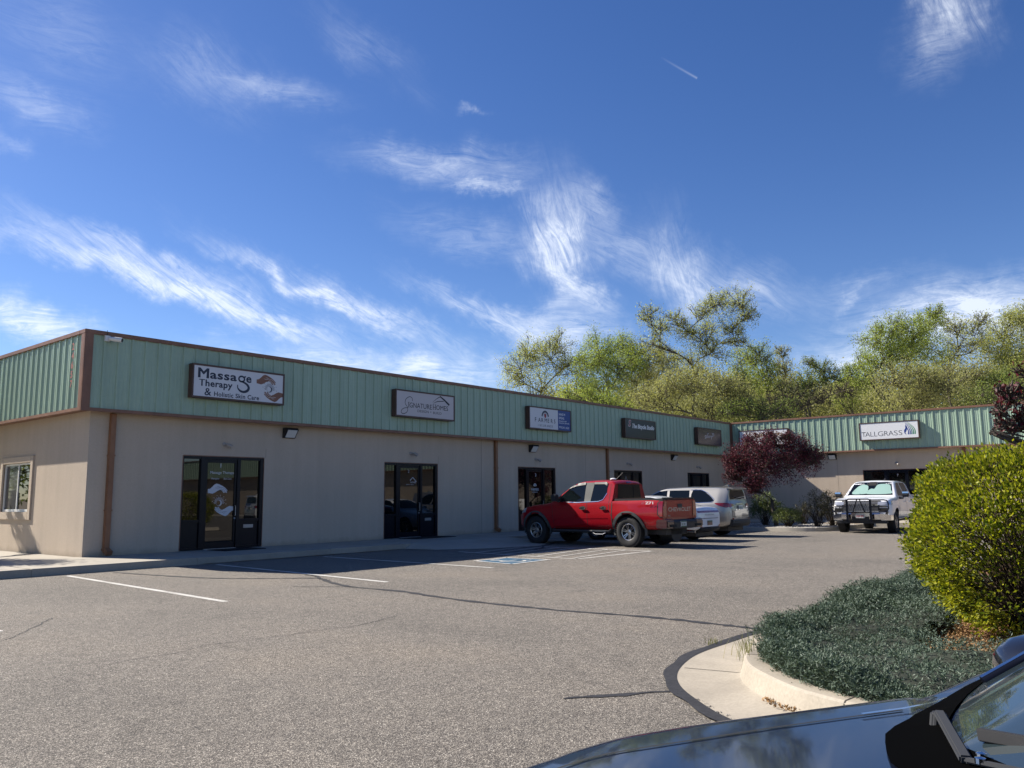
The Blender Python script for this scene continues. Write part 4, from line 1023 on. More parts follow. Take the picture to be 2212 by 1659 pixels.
REDP = paint('cherry_red_paint', (0.28, 0.002, 0.008), 0.0, 0.6); nodes(REDP)[1].inputs['Coat Weight'].default_value = 0.75; nodes(REDP)[1].inputs['Specular IOR Level'].default_value = 0.05
WHP = paint('white_paint', (0.74, 0.745, 0.75), 0.0, 0.35)
SILP = paint('silver_paint', (0.31, 0.30, 0.28), 0.55, 0.32)
DKP = paint('dark_blue_black_paint', (0.006, 0.010, 0.024), 0.0, 0.4); nodes(DKP)[1].inputs['Coat Weight'].default_value = 0.8; nodes(DKP)[1].inputs['Specular IOR Level'].default_value = 0.1

# ---------------------------------------------------------------- red crew-cab pickup
def pickup(name, label, bm_, loc, head, dims, cat='pickup truck'):
    d = dims
    spec = dict(x0=d['tail'], x1=d['nose'], top=d['top'], bot=d['bot'], half=d['half'], belt=d['belt'], roof_z=d['roof'], roof_half=d['rh'], steps=[d['cabr']], flare=d['flare'], rc=d['rc'], sig=0.045, crown=0.03)
    return Car(name, label, spec, bm_, [0.0, d['wb']], d['wr'], loc, head, cat, arch=d['arch'], ymin=0.56)
cd = dict(tail=-1.12, nose=4.22, cabr=0.56, wb=3.41, wr=0.395, arch=0.475, roof=1.79, rh=0.685,
          top=[(-1.12, 1.265), (0.553, 1.235), (0.563, 1.70), (0.66, 1.765), (1.2, 1.795), (1.75, 1.78), (1.95, 1.735), (2.15, 1.66), (2.80, 1.235), (2.95, 1.185), (3.6, 1.13), (3.98, 1.06), (4.15, 0.98), (4.22, 0.86)],
          bot=[(-1.12, 0.50), (-0.9, 0.47), (0.5, 0.45), (2.8, 0.43), (3.8, 0.40), (4.22, 0.46)],
          half=[(-1.12, 0.885), (-0.9, 0.905), (0.5, 0.905), (2.8, 0.915), (3.5, 0.915), (3.95, 0.87), (4.12, 0.77), (4.22, 0.66)],
          belt=[(-1.12, 1.17), (0.56, 1.20), (2.0, 1.165), (2.8, 1.13), (4.2, 0.95)], flare=[(0.0, 0.55, 0.045), (3.41, 0.55, 0.045)], rc=[(-1.12, 0.04), (0.54, 0.04), (0.57, 0.10), (2.2, 0.10), (2.9, 0.08), (4.2, 0.10)])
c = pickup('pickup_truck', 'glossy red crew cab pickup parked nose to the shops, tailgate towards us', REDP, (20.72, 12.2, 0), 3.0, cd)
B = c.both
B('side_window', [(1.83, 1.185), (2.62, 1.215), (2.60, 1.25), (2.28, 1.50), (2.02, 1.665), (1.66, 1.705), (1.60, 1.70), (1.57, 1.20)], DGLASS, off=0.003)
B('side_window', [(1.33, 1.20), (1.30, 1.70), (0.88, 1.70), (0.80, 1.66), (0.80, 1.42), (0.90, 1.26), (1.02, 1.215)], DGLASS, off=0.003)
B('pillar_trim', [(1.34, 1.195), (1.57, 1.19), (1.60, 1.715), (1.30, 1.715)], GREYP, off=0.006)
B('window_visor', [(2.24, 1.545), (2.02, 1.69), (1.66, 1.725), (1.61, 1.72), (1.61, 1.66), (1.98, 1.615)], PLAST, off=0.022, thick=0.015)
B('window_visor', [(1.29, 1.725), (0.88, 1.725), (0.82, 1.69), (0.82, 1.62), (0.92, 1.665), (1.29, 1.665)], PLAST, off=0.022, thick=0.015)
c.lines('window_trim', [(2.62, 1.20), (1.83, 1.172), (1.05, 1.20), (0.90, 1.245), (0.785, 1.42)], 0.018, CHROME, off=0.012)
for pts in ([(2.80, 1.16), (2.74, 0.9), (2.70, 0.52), (2.60, 0.49), (1.50, 0.485)], [(1.46, 1.18), (1.44, 0.9), (1.44, 0.49)], [(0.70, 1.66), (0.68, 1.35), (0.66, 0.95), (0.52, 0.72), (0.50, 0.56)], [(1.44, 0.485), (0.52, 0.50)]):
    c.lines('panel_gap', pts, 0.012, GAP, off=0.0025)
c.lines('panel_gap', [(0.555, 1.22), (0.555, 0.5)], 0.03, GAP, off=0.003)
c.lines('body_crease', [(2.7, 0.74), (0.72, 0.765)], 0.022, REDP, off=0.010)
for x in (1.60, 0.86):
    for sg in (1, -1):
        mb = MB(); mb.bar((x-0.11, sg*0.945, 1.02), (x+0.10, sg*0.945, 1.02), 0.035, 0.04); c.add('door_handle', mb, CHROME, 0.01)
        c.patch('handle_recess', [(x-0.11+0.22*(0.5+0.5*math.cos(t)), 1.02+0.055*math.sin(t)) for t in np.linspace(0, 6.28, 14, endpoint=False)], 'y+' if sg > 0 else 'y-', GAP, off=0.004)
c.patch('rear_window', [(-0.60, 1.27), (0.60, 1.27), (0.545, 1.655), (-0.545, 1.655)], 'x-', DGLASS, off=0.006)
c.patch('rear_window_divider', [(-0.22, 1.27), (-0.205, 1.27), (-0.205, 1.65), (-0.22, 1.65)], 'x-', GAP, off=0.010)
c.patch('brake_light', [(-0.13, 1.685), (0.13, 1.685), (0.13, 1.735), (-0.13, 1.735)], 'x-', LAMPRED, off=0.02)
c.patch('windshield', [(-0.70, 1.24), (0.70, 1.24), (0.60, 1.66), (0.4, 1.70), (-0.4, 1.70), (-0.60, 1.66)], 'x+', DGLASS, off=0.006)
# arch flares
for xc in (0.0, 3.41):
    pts = [(xc+0.51*math.cos(t)*(1.04), 0.395+0.51*math.sin(t)) for t in np.linspace(-0.18, math.pi+0.18, 26)]
    for sd in ('y+', 'y-'):
        P = ribbon(pts, 0.075); poly = [p[0] for p in P]+[P[-1][3], P[-1][2]]+[p[1] for p in reversed(P)]
        c.patch('arch_flare', poly, sd, GREYP, off=0.035, thick=0.05)
# tail lamps, tailgate, bumper
for sg in (1, -1):
    yy = [sg*0.695, sg*0.87]
    c.patch('tail_light', [(yy[0], 0.80), (yy[1], 0.80), (yy[1], 1.165), (yy[1]-sg*0.03, 1.19), (yy[0], 1.19)], 'x-', LAMPRED, off=0.012)
    c.patch('tail_light', [(-1.12, 0.80), (-1.04, 0.80), (-0.985, 0.86), (-0.985, 1.14), (-1.03, 1.19), (-1.12, 1.19)], 'y+' if sg > 0 else 'y-', LAMPRED, off=0.010)
    c.patch('tail_light_bezel', [(-1.115, 0.77), (-1.03, 0.775), (-0.955, 0.85), (-0.955, 1.15), (-1.02, 1.215), (-1.115, 1.215)], 'y+' if sg > 0 else 'y-', GAP, off=0.005)
c.patch('panel_gap', [(-0.685, 0.72), (-0.672, 0.72), (-0.672, 1.235), (-0.685, 1.235)], 'x-', GAP, off=0.004)
c.patch('panel_gap', [(0.672, 0.72), (0.685, 0.72), (0.685, 1.235), (0.672, 1.235)], 'x-', GAP, off=0.004)
c.patch('panel_gap', [(-0.68, 0.705), (0.68, 0.705), (0.68, 0.72), (-0.68, 0.72)], 'x-', GAP, off=0.004)
c.patch('tailgate_handle', [(-0.12, 1.02), (0.12, 1.02), (0.12, 1.12), (-0.12, 1.12)], 'x-', PLAST, off=0.01)
c.text('tailgate_lettering', 'CHEVROLET', -1.125, 0.60, 0.93, 'rear', mat('tailgate_letter_silver', (0.35, 0.32, 0.32), 0.3, 0.6), 1.2, 0.105, 0.02)
c.text('tailgate_lettering', '4WD', -1.125, 0.63, 0.80, 'rear', mat('tailgate_letter_silver'), 0.13, 0.045, 0.0)
c.text('side_lettering', 'Z71', -0.60, 0.932, 1.12, 'left', WHITE, 0.26, 0.065, 0.03)
c.text('side_lettering', '///', -0.48, 0.931, 1.12, 'left', GREYM, 0.10, 0.065, 0.0)
mb = MB(); mb.box(-1.12, 0.50, -0.84, 0.84, 1.20, 1.262); mb.box(-1.14, -1.04, -0.80, 0.80, 1.255, 1.285); c.add('bed_cover', mb, PLAST, 0.012)
mb = MB(); mb.prism([(-1.13, 0.48), (-1.30, 0.50), (-1.31, 0.66), (-1.26, 0.715), (-1.10, 0.715)], -0.62, 0.62, 'y')
c.add('rear_bumper', mb, PLAST, 0.015)
for sg in (1, -1):
    mb = MB(); mb.prism([(-0.92, 0.50), (-1.26, 0.49), (-1.30, 0.52), (-1.30, 0.70), (-1.24, 0.74), (-0.94, 0.72)], sg*0.58, sg*0.95, 'y'); o = c.add('bumper_corner', mb, mat('bumper_dark_red', (0.05, 0.012, 0.012), 0.3, coat=0.8), 0.03)
    mb = MB(); mb.box(-1.315, -1.295, sg*0.66-0.16, sg*0.66+0.16, 0.54, 0.60); c.add('bumper_step', mb, GAP)
mb = MB(); mb.box(-1.315, -1.296, -0.02, 0.30-0.02, 0.53, 0.68); pl = c.add('licence_plate', mb, PLATEM, 0.004)
mb = MB(); mb.box(-1.3175, -1.316, -0.015, 0.275, 0.53, 0.555); mb.box(-1.3175, -1.316, -0.015, 0.275, 0.655, 0.678); c.add('plate_band', mb, PLATEG, parent=pl)
c.text('plate_number', 'B21 RKT', -1.3185, 0.245, 0.575, 'rear', PLATEG, 0.22, 0.055, 0.02, parent=pl)
# step bars, mirrors, antenna, spare, mud
for sg in (1, -1):
    mb = MB(); mb.tube([(0.62, sg*0.86, 0.44), (0.62, sg*0.97, 0.40), (0.75, sg*1.0, 0.40), (2.55, sg*1.0, 0.40), (2.68, sg*0.97, 0.40), (2.70, sg*0.86, 0.44)], 0.035, 10)
    c.add('step_bar', mb, PLAST, smooth=40)
    mb = MB(); mb.tube([(0.70, sg*1.01, 0.37), (0.80, sg*1.03, 0.33), (1.06, sg*1.03, 0.33), (1.16, sg*1.01, 0.37)], 0.014, 8); mb.box(0.68, 1.18, sg*1.03-0.01, sg*1.03+0.01, 0.40, 0.43); c.add('step_pad', mb, ALLOY, smooth=40)
    mb = MB(); mb.prism([(2.42, 1.21), (2.60, 1.20), (2.64, 1.28), (2.62, 1.40), (2.50, 1.42), (2.43, 1.38)], sg*0.97, sg*1.13, 'y'); mb.bar((2.52, sg*0.88, 1.20), (2.52, sg*1.0, 1.26), 0.07); c.add('side_mirror', mb, PLAST, 0.02)
    mb = MB(); mb.box(3.05, 3.15, sg*0.25-0.2, sg*0.25+0.2, 0.35, 0.45); 
mb = MB(); mb.lathe([(1.79, 0.09), (1.81, 0.09), (1.83, 0.06), (1.835, 0.0)], 'z', 20, (0.92, 0.28, 0.0)); c.add('roof_antenna', mb, WHITE, smooth=40)
mb = MB(); mb.tube([(0.95, 0.10, 1.79), (0.78, -0.02, 1.98)], 0.006, 6); c.add('roof_antenna', mb, PLAST)
mb = MB(); mb.box(-1.0, 3.9, -0.55, 0.55, 0.33, 0.5); mb.tube([(-0.6, 0, 0.42), (-1.0, 0, 0.42)], 0.3, 20); mb.tube([(0, -0.7, 0.395), (0, 0.7, 0.395)], 0.05, 8); mb.tube([(0.0, 0, 0.395), (0, 0.02, 0.395)], 0.15, 10); c.add('underbody', mb, PLAST)
mb = MB(); mb.tube([(-0.95, -0.55, 0.40), (-1.22, -0.62, 0.38)], 0.035, 10); c.add('exhaust_pipe', mb, CHROME)
for sg in (1, -1):
    c.patch('headlight', [(sg*0.40, 0.88), (sg*0.76, 0.90), (sg*0.76, 1.03), (sg*0.42, 1.0)], 'x+', LAMPCL, off=0.01)
    c.patch('headlight', [(3.86, 0.90), (4.10, 0.88), (4.05, 0.99), (3.84, 1.03)], 'y+' if sg > 0 else 'y-', LAMPCL, off=0.01)
c.patch('grille', [(-0.38, 0.62), (0.38, 0.62), (0.42, 0.98), (-0.42, 0.98)], 'x+', PLAST, off=0.015)
mb = MB(); mb.box(4.05, 4.22, -0.70, 0.70, 0.42, 0.60); c.add('front_bumper', mb, PLAST, 0.04)
c.make_wheel(0.80, 0.265, 0.225, 6, 'double')
c.root.scale = (1, 1, 1.065)
for o in c.root.children:
    if o.name.startswith('wheel') and o.type == 'EMPTY': o.scale = (1.05, 1, 1)

# ---------------------------------------------------------------- white full-size pickup with grille guard
wd = dict(tail=-1.20, nose=4.62, cabr=0.62, wb=3.74, wr=0.405, arch=0.50, roof=1.92, rh=0.74,
          top=[(-1.2, 1.38), (0.613, 1.36), (0.623, 1.82), (0.75, 1.895), (1.4, 1.93), (2.1, 1.925), (2.42, 1.89), (2.62, 1.80), (3.22, 1.36), (3.35, 1.315), (4.2, 1.275), (4.48, 1.22), (4.58, 1.12), (4.62, 1.0)],
          bot=[(-1.2, 0.52), (0.5, 0.48), (3.2, 0.46), (4.62, 0.44)],
          half=[(-1.2, 0.98), (0.5, 0.99), (3.2, 1.0), (4.0, 1.01), (4.4, 1.005), (4.56, 0.97), (4.62, 0.92)],
          belt=[(-1.2, 1.30), (3.0, 1.26), (4.3, 1.19), (4.62, 0.95)], flare=[(0.0, 0.6, 0.025), (3.74, 0.6, 0.03)], rc=[(-1.2, 0.05), (0.61, 0.05), (0.63, 0.12), (2.6, 0.12), (3.3, 0.10), (4.62, 0.12)])
c = pickup('pickup_truck', 'white crew cab pickup with black grille guard, facing us by the corner bed', WHP, (35.58, 9.56, 0), -93.0, wd)
c.both('side_window', [(1.95, 1.31), (2.85, 1.33), (2.86, 1.40), (2.56, 1.64), (2.30, 1.80), (1.90, 1.83)], DGLASS, off=0.004)
c.both('side_window', [(1.80, 1.31), (1.76, 1.83), (0.98, 1.82), (0.86, 1.76), (0.86, 1.50), (0.95, 1.33)], DGLASS, off=0.004)
c.patch('windshield', [(-0.80, 1.36), (0.80, 1.36), (0.66, 1.82), (0.5, 1.85), (-0.5, 1.85), (-0.66, 1.82)], 'x+', DGLASS, off=0.006)
SHADE = mat('pale_mint_sunshade', (0.27, 0.41, 0.36), 0.35, coat=0.6)
c.patch('sun_shade', smoothpoly([(-0.62, 1.40), (-0.60, 1.55), (-0.40, 1.74), (-0.15, 1.72), (-0.10, 1.55), (-0.10, 1.42)], 4), 'x+', SHADE, off=0.009)
c.patch('sun_shade', smoothpoly([(-0.08, 1.40), (-0.12, 1.5), (0.0, 1.60), (0.12, 1.60), (0.22, 1.76), (0.60, 1.75), (0.70, 1.55), (0.72, 1.41)], 4), 'x+', SHADE, off=0.009)
c.patch('rear_view_mirror', [(-0.16, 1.72), (0.16, 1.72), (0.12, 1.86), (-0.12, 1.86)], 'x+', GAP, off=0.012)
for pts in ([(3.12, 1.25), (3.05, 0.9), (3.0, 0.52)], [(1.84, 1.28), (1.83, 0.5)], [(0.80, 1.75), (0.78, 1.3), (0.76, 1.0), (0.60, 0.75), (0.58, 0.55)]): c.lines('panel_gap', pts, 0.012, GAP, off=0.003)
for x in (2.0, 1.0):
    for sg in (1, -1):
        mb = MB(); mb.bar((x-0.11, sg*1.02, 1.12), (x+0.11, sg*1.02, 1.12), 0.035, 0.04); c.add('door_handle', mb, WHP, 0.01)
# front face: dark grille, headlights, chrome bumper
c.patch('grille', [(-0.62, 0.80), (0.62, 0.80), (0.66, 1.16), (-0.66, 1.16)], 'x+', PLAST, off=0.03, thick=0.05)
for z in (0.86, 0.93, 1.0, 1.07): 
    c.patch('grille_bar', [(-0.60, z), (0.60, z), (0.60, z+0.018), (-0.60, z+0.018)], 'x+', GREYM if z != 1.0 else CHROME, off=0.04)
for sg in (1, -1):
    c.patch('headlight', [(sg*0.58, 1.01), (sg*0.90, 1.02), (sg*0.90, 1.13), (sg*0.58, 1.12)], 'x+', LAMPCL, off=0.035, thick=0.03)
    c.patch('headlight', [(4.28, 1.03), (4.58, 1.02), (4.56, 1.11), (4.24, 1.14)], 'y+' if sg > 0 else 'y-', LAMPCL, off=0.008)
    c.patch('grille_bar', [(sg*0.62, 0.935), (sg*0.93, 0.935), (sg*0.93, 0.96), (sg*0.62, 0.96)], 'x+', CHROME, off=0.03)
    c.patch('air_intake', [(sg*0.60, 0.78), (sg*0.86, 0.78), (sg*0.80, 0.66), (sg*0.90, 0.64), (sg*0.92, 0.90), (sg*0.60, 0.90)], 'x+', GAP, off=0.02)
mb = MB()
for sg in (1, -1):
    mb.prism([(4.62, 0.44), (4.76, 0.50), (4.78, 0.68), (4.70, 0.74), (4.55, 0.74)], sg*0.30, sg*0.66, 'y')
    mb.add([(4.78, sg*0.66, 0.70), (4.60, sg*0.99, 0.66), (4.58, sg*0.98, 0.46), (4.76, sg*0.66, 0.50), (4.5, sg*0.66, 0.74), (4.25, sg*1.0, 0.66), (4.25, sg*1.0, 0.46), (4.5, sg*0.66, 0.45)], [(0, 1, 2, 3), (4, 5, 1, 0), (3, 2, 6, 7), (1, 5, 6, 2)])
mb.box(4.55, 4.77, -0.31, 0.31, 0.60, 0.74); c.add('front_bumper', mb, CHROME, 0.012)
mb = MB(); mb.box(4.3, 4.64, -0.84, 0.84, 0.35, 0.46); mb.box(4.5, 4.72, -0.30, 0.30, 0.44, 0.60); c.add('lower_valance', mb, PLAST, 0.02)
mb = MB(); G = 4.93
for sg in (1, -1):
    mb.bar((G, sg*0.40, 0.42), (G, sg*0.40, 1.22), 0.07, 0.05); mb.bar((G, sg*0.40, 0.5), (4.6, sg*0.40, 0.5), 0.05)
    mb.tube([(G, sg*0.40, 1.19), (G-0.02, sg*0.85, 1.19), (G-0.12, sg*0.93, 1.17), (G-0.14, sg*0.97, 1.08), (G-0.14, sg*0.97, 0.88), (G-0.12, sg*0.92, 0.80), (G-0.05, sg*0.86, 0.80)], 0.022, 8)
    mb.tube([(G, sg*0.40, 0.96), (G-0.03, sg*0.80, 0.96), (G-0.14, sg*0.96, 0.97)], 0.016, 8)
    mb.tube([(G-0.03, sg*0.66, 0.97), (G-0.03, sg*0.66, 0.80)], 0.016, 8)
    mb.bar((G, sg*0.05, 1.20), (G, sg*0.20, 0.76), 0.05, 0.03)
mb.tube([(G, -0.40, 1.18), (G, -0.34, 1.22), (G, 0.34, 1.22), (G, 0.40, 1.18)], 0.024, 8)
mb.tube([(G, -0.40, 0.76), (G, 0.40, 0.76)], 0.022, 8); mb.tube([(G-0.02, -0.95, 0.77), (G-0.02, 0.95, 0.77)], 0.014, 8)
c.add('grille_guard', mb, BLACK, smooth=40)
mb = MB()
for k in range(13):
    y = -0.36+k*0.06; mb.tube([(G-0.01, y, 0.78), (G-0.01, y+0.14 if y < 0.25 else 0.38, 1.18)], 0.005, 4); mb.tube([(G-0.012, -y, 0.78), (G-0.012, -(y+0.14) if y < 0.25 else -0.38, 1.18)], 0.005, 4)
c.add('guard_mesh', mb, GREYM)
mb = MB(); mb.box(4.775, 4.79, -0.155, 0.155, 0.545, 0.70); pl = c.add('licence_plate', mb, PLATEM, 0.004)
c.text('plate_number', 'KE4 099', 4.7915, -0.13, 0.58, 'front', PLATER, 0.26, 0.075, 0.03, parent=pl)
for sg in (1, -1):
    mb = MB(); mb.prism([(2.86, 1.28), (3.0, 1.28), (3.04, 1.34), (3.02, 1.46), (2.88, 1.47)], sg*1.10, sg*1.30, 'y'); o = c.add('side_mirror', mb, PLAST, 0.02)
    mb = MB(); mb.prism([(2.94, 1.27), (3.08, 1.20), (3.06, 1.30)], sg*0.98, sg*1.14, 'y'); c.add('mirror_arm', mb, PLAST, 0.01)
    mb = MB(); mb.prism([(2.95, 1.42), (3.035, 1.41), (3.03, 1.475), (2.93, 1.478)], sg*1.095, sg*1.305, 'y'); c.add('mirror_cap', mb, CHROME, 0.008)
mb = MB(); mb.prism([(1.9, 1.92), (2.1, 1.92), (1.93, 2.0)], 0.28, 0.33, 'y'); c.add('roof_antenna', mb, PLAST, 0.01)
mb = MB(); mb.box(-1.0, 4.3, -0.6, 0.6, 0.36, 0.52); mb.tube([(3.74, -0.8, 0.4), (3.74, 0.8, 0.4)], 0.06, 8); c.add('underbody', mb, PLAST)
c.make_wheel(0.86, 0.275, 0.24, 6, 'double', rim_mat=ALLOY)

# ---------------------------------------------------------------- silver SUV
sp = dict(x0=-1.10, x1=3.74, top=[(-1.10, 0.95), (-1.07, 1.15), (-1.02, 1.24), (-0.98, 1.62), (-0.94, 1.685), (-0.5, 1.72), (0.6, 1.735), (1.4, 1.71), (1.75, 1.63), (2.55, 1.20), (2.7, 1.14), (3.4, 1.02), (3.62, 0.90), (3.74, 0.72)],
          bot=[(-1.10, 0.42), (-0.8, 0.34), (0.4, 0.26), (2.4, 0.26), (3.3, 0.30), (3.74, 0.40)],
          half=[(-1.10, 0.60), (-1.07, 0.74), (-0.98, 0.84), (-0.7, 0.925), (0.0, 0.945), (2.5, 0.93), (3.2, 0.90), (3.55, 0.76), (3.74, 0.50)],
          belt=[(-1.1, 1.16), (0.5, 1.12), (2.5, 1.06), (3.7, 0.8)], roof_z=1.73, roof_half=0.64, flare=[(0.0, 0.6, 0.04), (2.79, 0.6, 0.03)], rc=[(-1.1, 0.08), (3.74, 0.11)], sig=0.04, steps=[-1.0], crown=0.035)
def suv(name, label, body, loc, head, detail=True):
    c = Car(name, label, sp, body, [0.0, 2.79], 0.375, loc, head, 'car', arch=0.44, ymin=0.58)
    c.both('side_window', [(0.40, 1.17), (1.20, 1.15), (1.24, 1.60), (0.46, 1.60)], DGLASS, off=0.004)
    c.both('side_window', [(1.30, 1.15), (2.36, 1.14), (2.30, 1.20), (1.86, 1.48), (1.62, 1.58), (1.34, 1.60)], DGLASS, off=0.004)
    c.both('side_window', smoothpoly([(0.28, 1.175), (0.32, 1.60), (0.0, 1.595), (-0.22, 1.50), (-0.50, 1.28), (-0.46, 1.20)], 3), DGLASS, off=0.004)
    c.lines('window_trim', [(0.4, 1.615), (0.0, 1.612), (-0.25, 1.51), (-0.535, 1.285), (-0.49, 1.185), (0.3, 1.16), (2.36, 1.125)], 0.016, CHROME, off=0.008)
    c.patch('rear_window', [(-0.60, 1.27), (0.60, 1.27), (0.58, 1.46), (0.50, 1.60), (-0.50, 1.60), (-0.58, 1.46)], 'x-', DGLASS, off=0.006)
    c.patch('windshield', [(-0.74, 1.20), (0.74, 1.20), (0.58, 1.62), (-0.58, 1.62)], 'x+', DGLASS, off=0.006)
    mb = MB(); mb.prism([(-1.13, 1.615), (-0.85, 1.62), (-0.80, 1.695), (-0.95, 1.70), (-1.14, 1.645)], -0.56, 0.56, 'y'); c.add('spoiler', mb, body, 0.015)
    for sg in (1, -1):
        sd = 'y+' if sg > 0 else 'y-'
        c.patch('tail_light', smoothpoly([(-1.03, 1.02), (-0.95, 1.0), (-0.75, 1.06), (-0.58, 1.15), (-0.80, 1.155), (-1.03, 1.15)], 3), sd, LAMPRED, off=0.012)
        c.patch('tail_light', [(sg*0.50, 1.05), (sg*0.74, 1.0), (sg*0.80, 1.02), (sg*0.80, 1.14), (sg*0.50, 1.12)], 'x-', LAMPRED, off=0.018)
        c.patch('reverse_light', [(sg*0.48, 1.0), (sg*0.70, 0.97), (sg*0.72, 1.01), (sg*0.48, 1.04)], 'x-', LAMPCL, off=0.018)
        c.patch('reflector', [(sg*0.58, 0.58), (sg*0.68, 0.60), (sg*0.68, 0.65), (sg*0.58, 0.64)], 'x-', LAMPRED, off=0.03)
        mb = MB(); mb.prism([(2.12, 1.12), (2.28, 1.10), (2.30, 1.24), (2.16, 1.28)], sg*0.93, sg*1.10, 'y'); c.add('side_mirror', mb, body, 0.02)
        for x in (1.45, 0.5):
            mb = MB(); mb.bar((x-0.1, sg*0.955, 0.98), (x+0.1, sg*0.955, 0.98), 0.03, 0.035); c.add('door_handle', mb, CHROME, 0.01)
        c.patch('headlight', [(sg*0.35, 0.78), (sg*0.72, 0.82), (sg*0.70, 0.92), (sg*0.36, 0.86)], 'x+', LAMPCL, off=0.01)
    for pts in ([(2.35, 1.10), (2.30, 0.6), (2.2, 0.35)], [(1.27, 1.12), (1.25, 0.34)], [(0.33, 1.15), (0.36, 0.95), (0.48, 0.6), (0.55, 0.35)]): c.lines('panel_gap', pts, 0.011, GAP, off=0.003)
    c.lines('body_crease', [(0.3, 0.93), (-0.5, 0.92), (-1.0, 0.86)], 0.015, body, off=0.008)
    for y in (-0.63, 0.63): c.patch('panel_gap', [(y-0.006, 0.70), (y+0.006, 0.70), (y+0.006, 1.25), (y-0.006, 1.25)], 'x-', GAP, off=0.004)
    c.patch('panel_gap', [(-0.62, 0.69), (0.62, 0.69), (0.62, 0.705), (-0.62, 0.705)], 'x-', GAP, off=0.004)
    mb = MB(); mb.prism([(-0.60, 0.30), (-1.10, 0.36), (-1.16, 0.50), (-1.12, 0.62), (-0.98, 0.63), (-0.60, 0.40)], -0.72, 0.72, 'y'); c.add('bumper_cladding', mb, PLAST, 0.03)
    mb = MB(); mb.box(-1.13, -1.115, -0.16, 0.16, 0.93, 1.07); pl = c.add('licence_plate', mb, PLATEM, 0.004)
    c.text('plate_number', 'QGR 581', -1.1315, 0.125, 0.965, 'rear', PLATEG, 0.25, 0.065, 0.02, parent=pl)
    c.patch('chrome_strip', [(-0.28, 1.095), (0.28, 1.095), (0.28, 1.125), (-0.28, 1.125)], 'x-', CHROME, off=0.025)
    mb = MB(); mb.prism([(-0.72, 1.72), (-0.50, 1.725), (-0.70, 1.79)], -0.03, 0.03, 'y'); c.add('shark_fin_antenna', mb, body, 0.01)
    mb = MB(); mb.tube([(-0.99, 0.0, 1.30), (-1.035, 0.12, 1.34), (-1.02, 0.40, 1.37)], 0.009, 5); c.add('rear_wiper', mb, PLAST)
    mb = MB(); mb.box(-0.9, 3.3, -0.6, 0.6, 0.2, 0.34); mb.tube([(0, -0.8, 0.375), (0, 0.8, 0.375)], 0.05, 8); c.add('underbody', mb, PLAST)
    c.make_wheel(0.81, 0.235, 0.235, 5, 'single'); return c
suv('suv_car', 'silver suv parked nose to the shops, next to the corner planting bed', SILP, (27.0, 13.25, 0), 0.0)
suv('suv_car', 'white suv parked across the lot, seen only as a reflection in the first shop door', WHP, (27.2, -0.6, 0), 82.0)
# ---------------------------------------------------------------- white sedan between the truck and the SUV
sd_ = dict(x0=-0.98, x1=3.58, top=[(-0.98, 0.72), (-0.965, 0.98), (-0.93, 1.04), (-0.86, 1.065), (-0.45, 1.10), (0.35, 1.36), (0.75, 1.42), (1.15, 1.435), (1.55, 1.39), (2.35, 1.0), (2.5, 0.95), (3.2, 0.83), (3.5, 0.66), (3.58, 0.5)],
           bot=[(-0.98, 0.40), (-0.7, 0.30), (0.4, 0.2), (2.3, 0.2), (3.58, 0.28)],
           half=[(-0.98, 0.66), (-0.93, 0.80), (-0.7, 0.88), (0.0, 0.905), (2.4, 0.90), (3.1, 0.86), (3.4, 0.72), (3.58, 0.45)],
           belt=[(-0.98, 0.98), (-0.4, 1.0), (2.3, 0.93), (3.5, 0.6)], roof_z=1.43, roof_half=0.57, flare=[(0.0, 0.5, 0.03), (2.72, 0.5, 0.03)], rc=[(-0.98, 0.05), (3.58, 0.09)], sig=0.05, crown=0.03)
c = Car('sedan_car', 'white sedan squeezed between the red pickup and the silver suv', sd_, WHP, [0.0, 2.72], 0.325, (23.75, 12.7, 0), 0.0, 'car', arch=0.38, ymin=0.56)
c.both('side_window', [(-0.20, 1.07), (0.30, 1.30), (0.75, 1.37), (1.2, 1.385), (1.55, 1.33), (2.10, 1.05), (1.0, 1.03)], DGLASS, off=0.004)
c.patch('rear_window', [(-0.6, 1.14), (0.6, 1.14), (0.50, 1.37), (-0.50, 1.37)], 'x-', DGLASS, off=0.006)
c.patch('windshield', [(-0.66, 1.03), (0.66, 1.03), (0.5, 1.37), (-0.5, 1.37)], 'x+', DGLASS, off=0.006)
c.patch('tail_light_bar', [(-0.72, 0.885), (0.72, 0.885), (0.72, 0.945), (-0.72, 0.945)], 'x-', LAMPRED, off=0.012, thick=0.02)
c.patch('panel_gap', [(-0.60, 0.70), (0.60, 0.70), (0.60, 0.715), (-0.60, 0.715)], 'x-', GAP, off=0.006)
c.text('trunk_lettering', 'ELANTRA', -1.0, 0.30, 0.80, 'rear', GREYM, 0.62, 0.045, 0.01)
mb = MB(); mb.box(-1.005, -0.985, -0.155, 0.155, 0.50, 0.64); pl = c.add('licence_plate', mb, mat('plate_sunset_orange', (0.25, 0.14, 0.10), 0.4), 0.004)
mb = MB(); mb.box(-1.008, -1.004, -0.15, 0.15, 0.60, 0.636); c.add('plate_band', mb, PLATEG, parent=pl)
mb = MB(); mb.prism([(-0.70, 0.28), (-0.98, 0.32), (-1.03, 0.42), (-0.95, 0.47)], -0.66, 0.66, 'y'); c.add('bumper_cladding', mb, PLAST, 0.02)
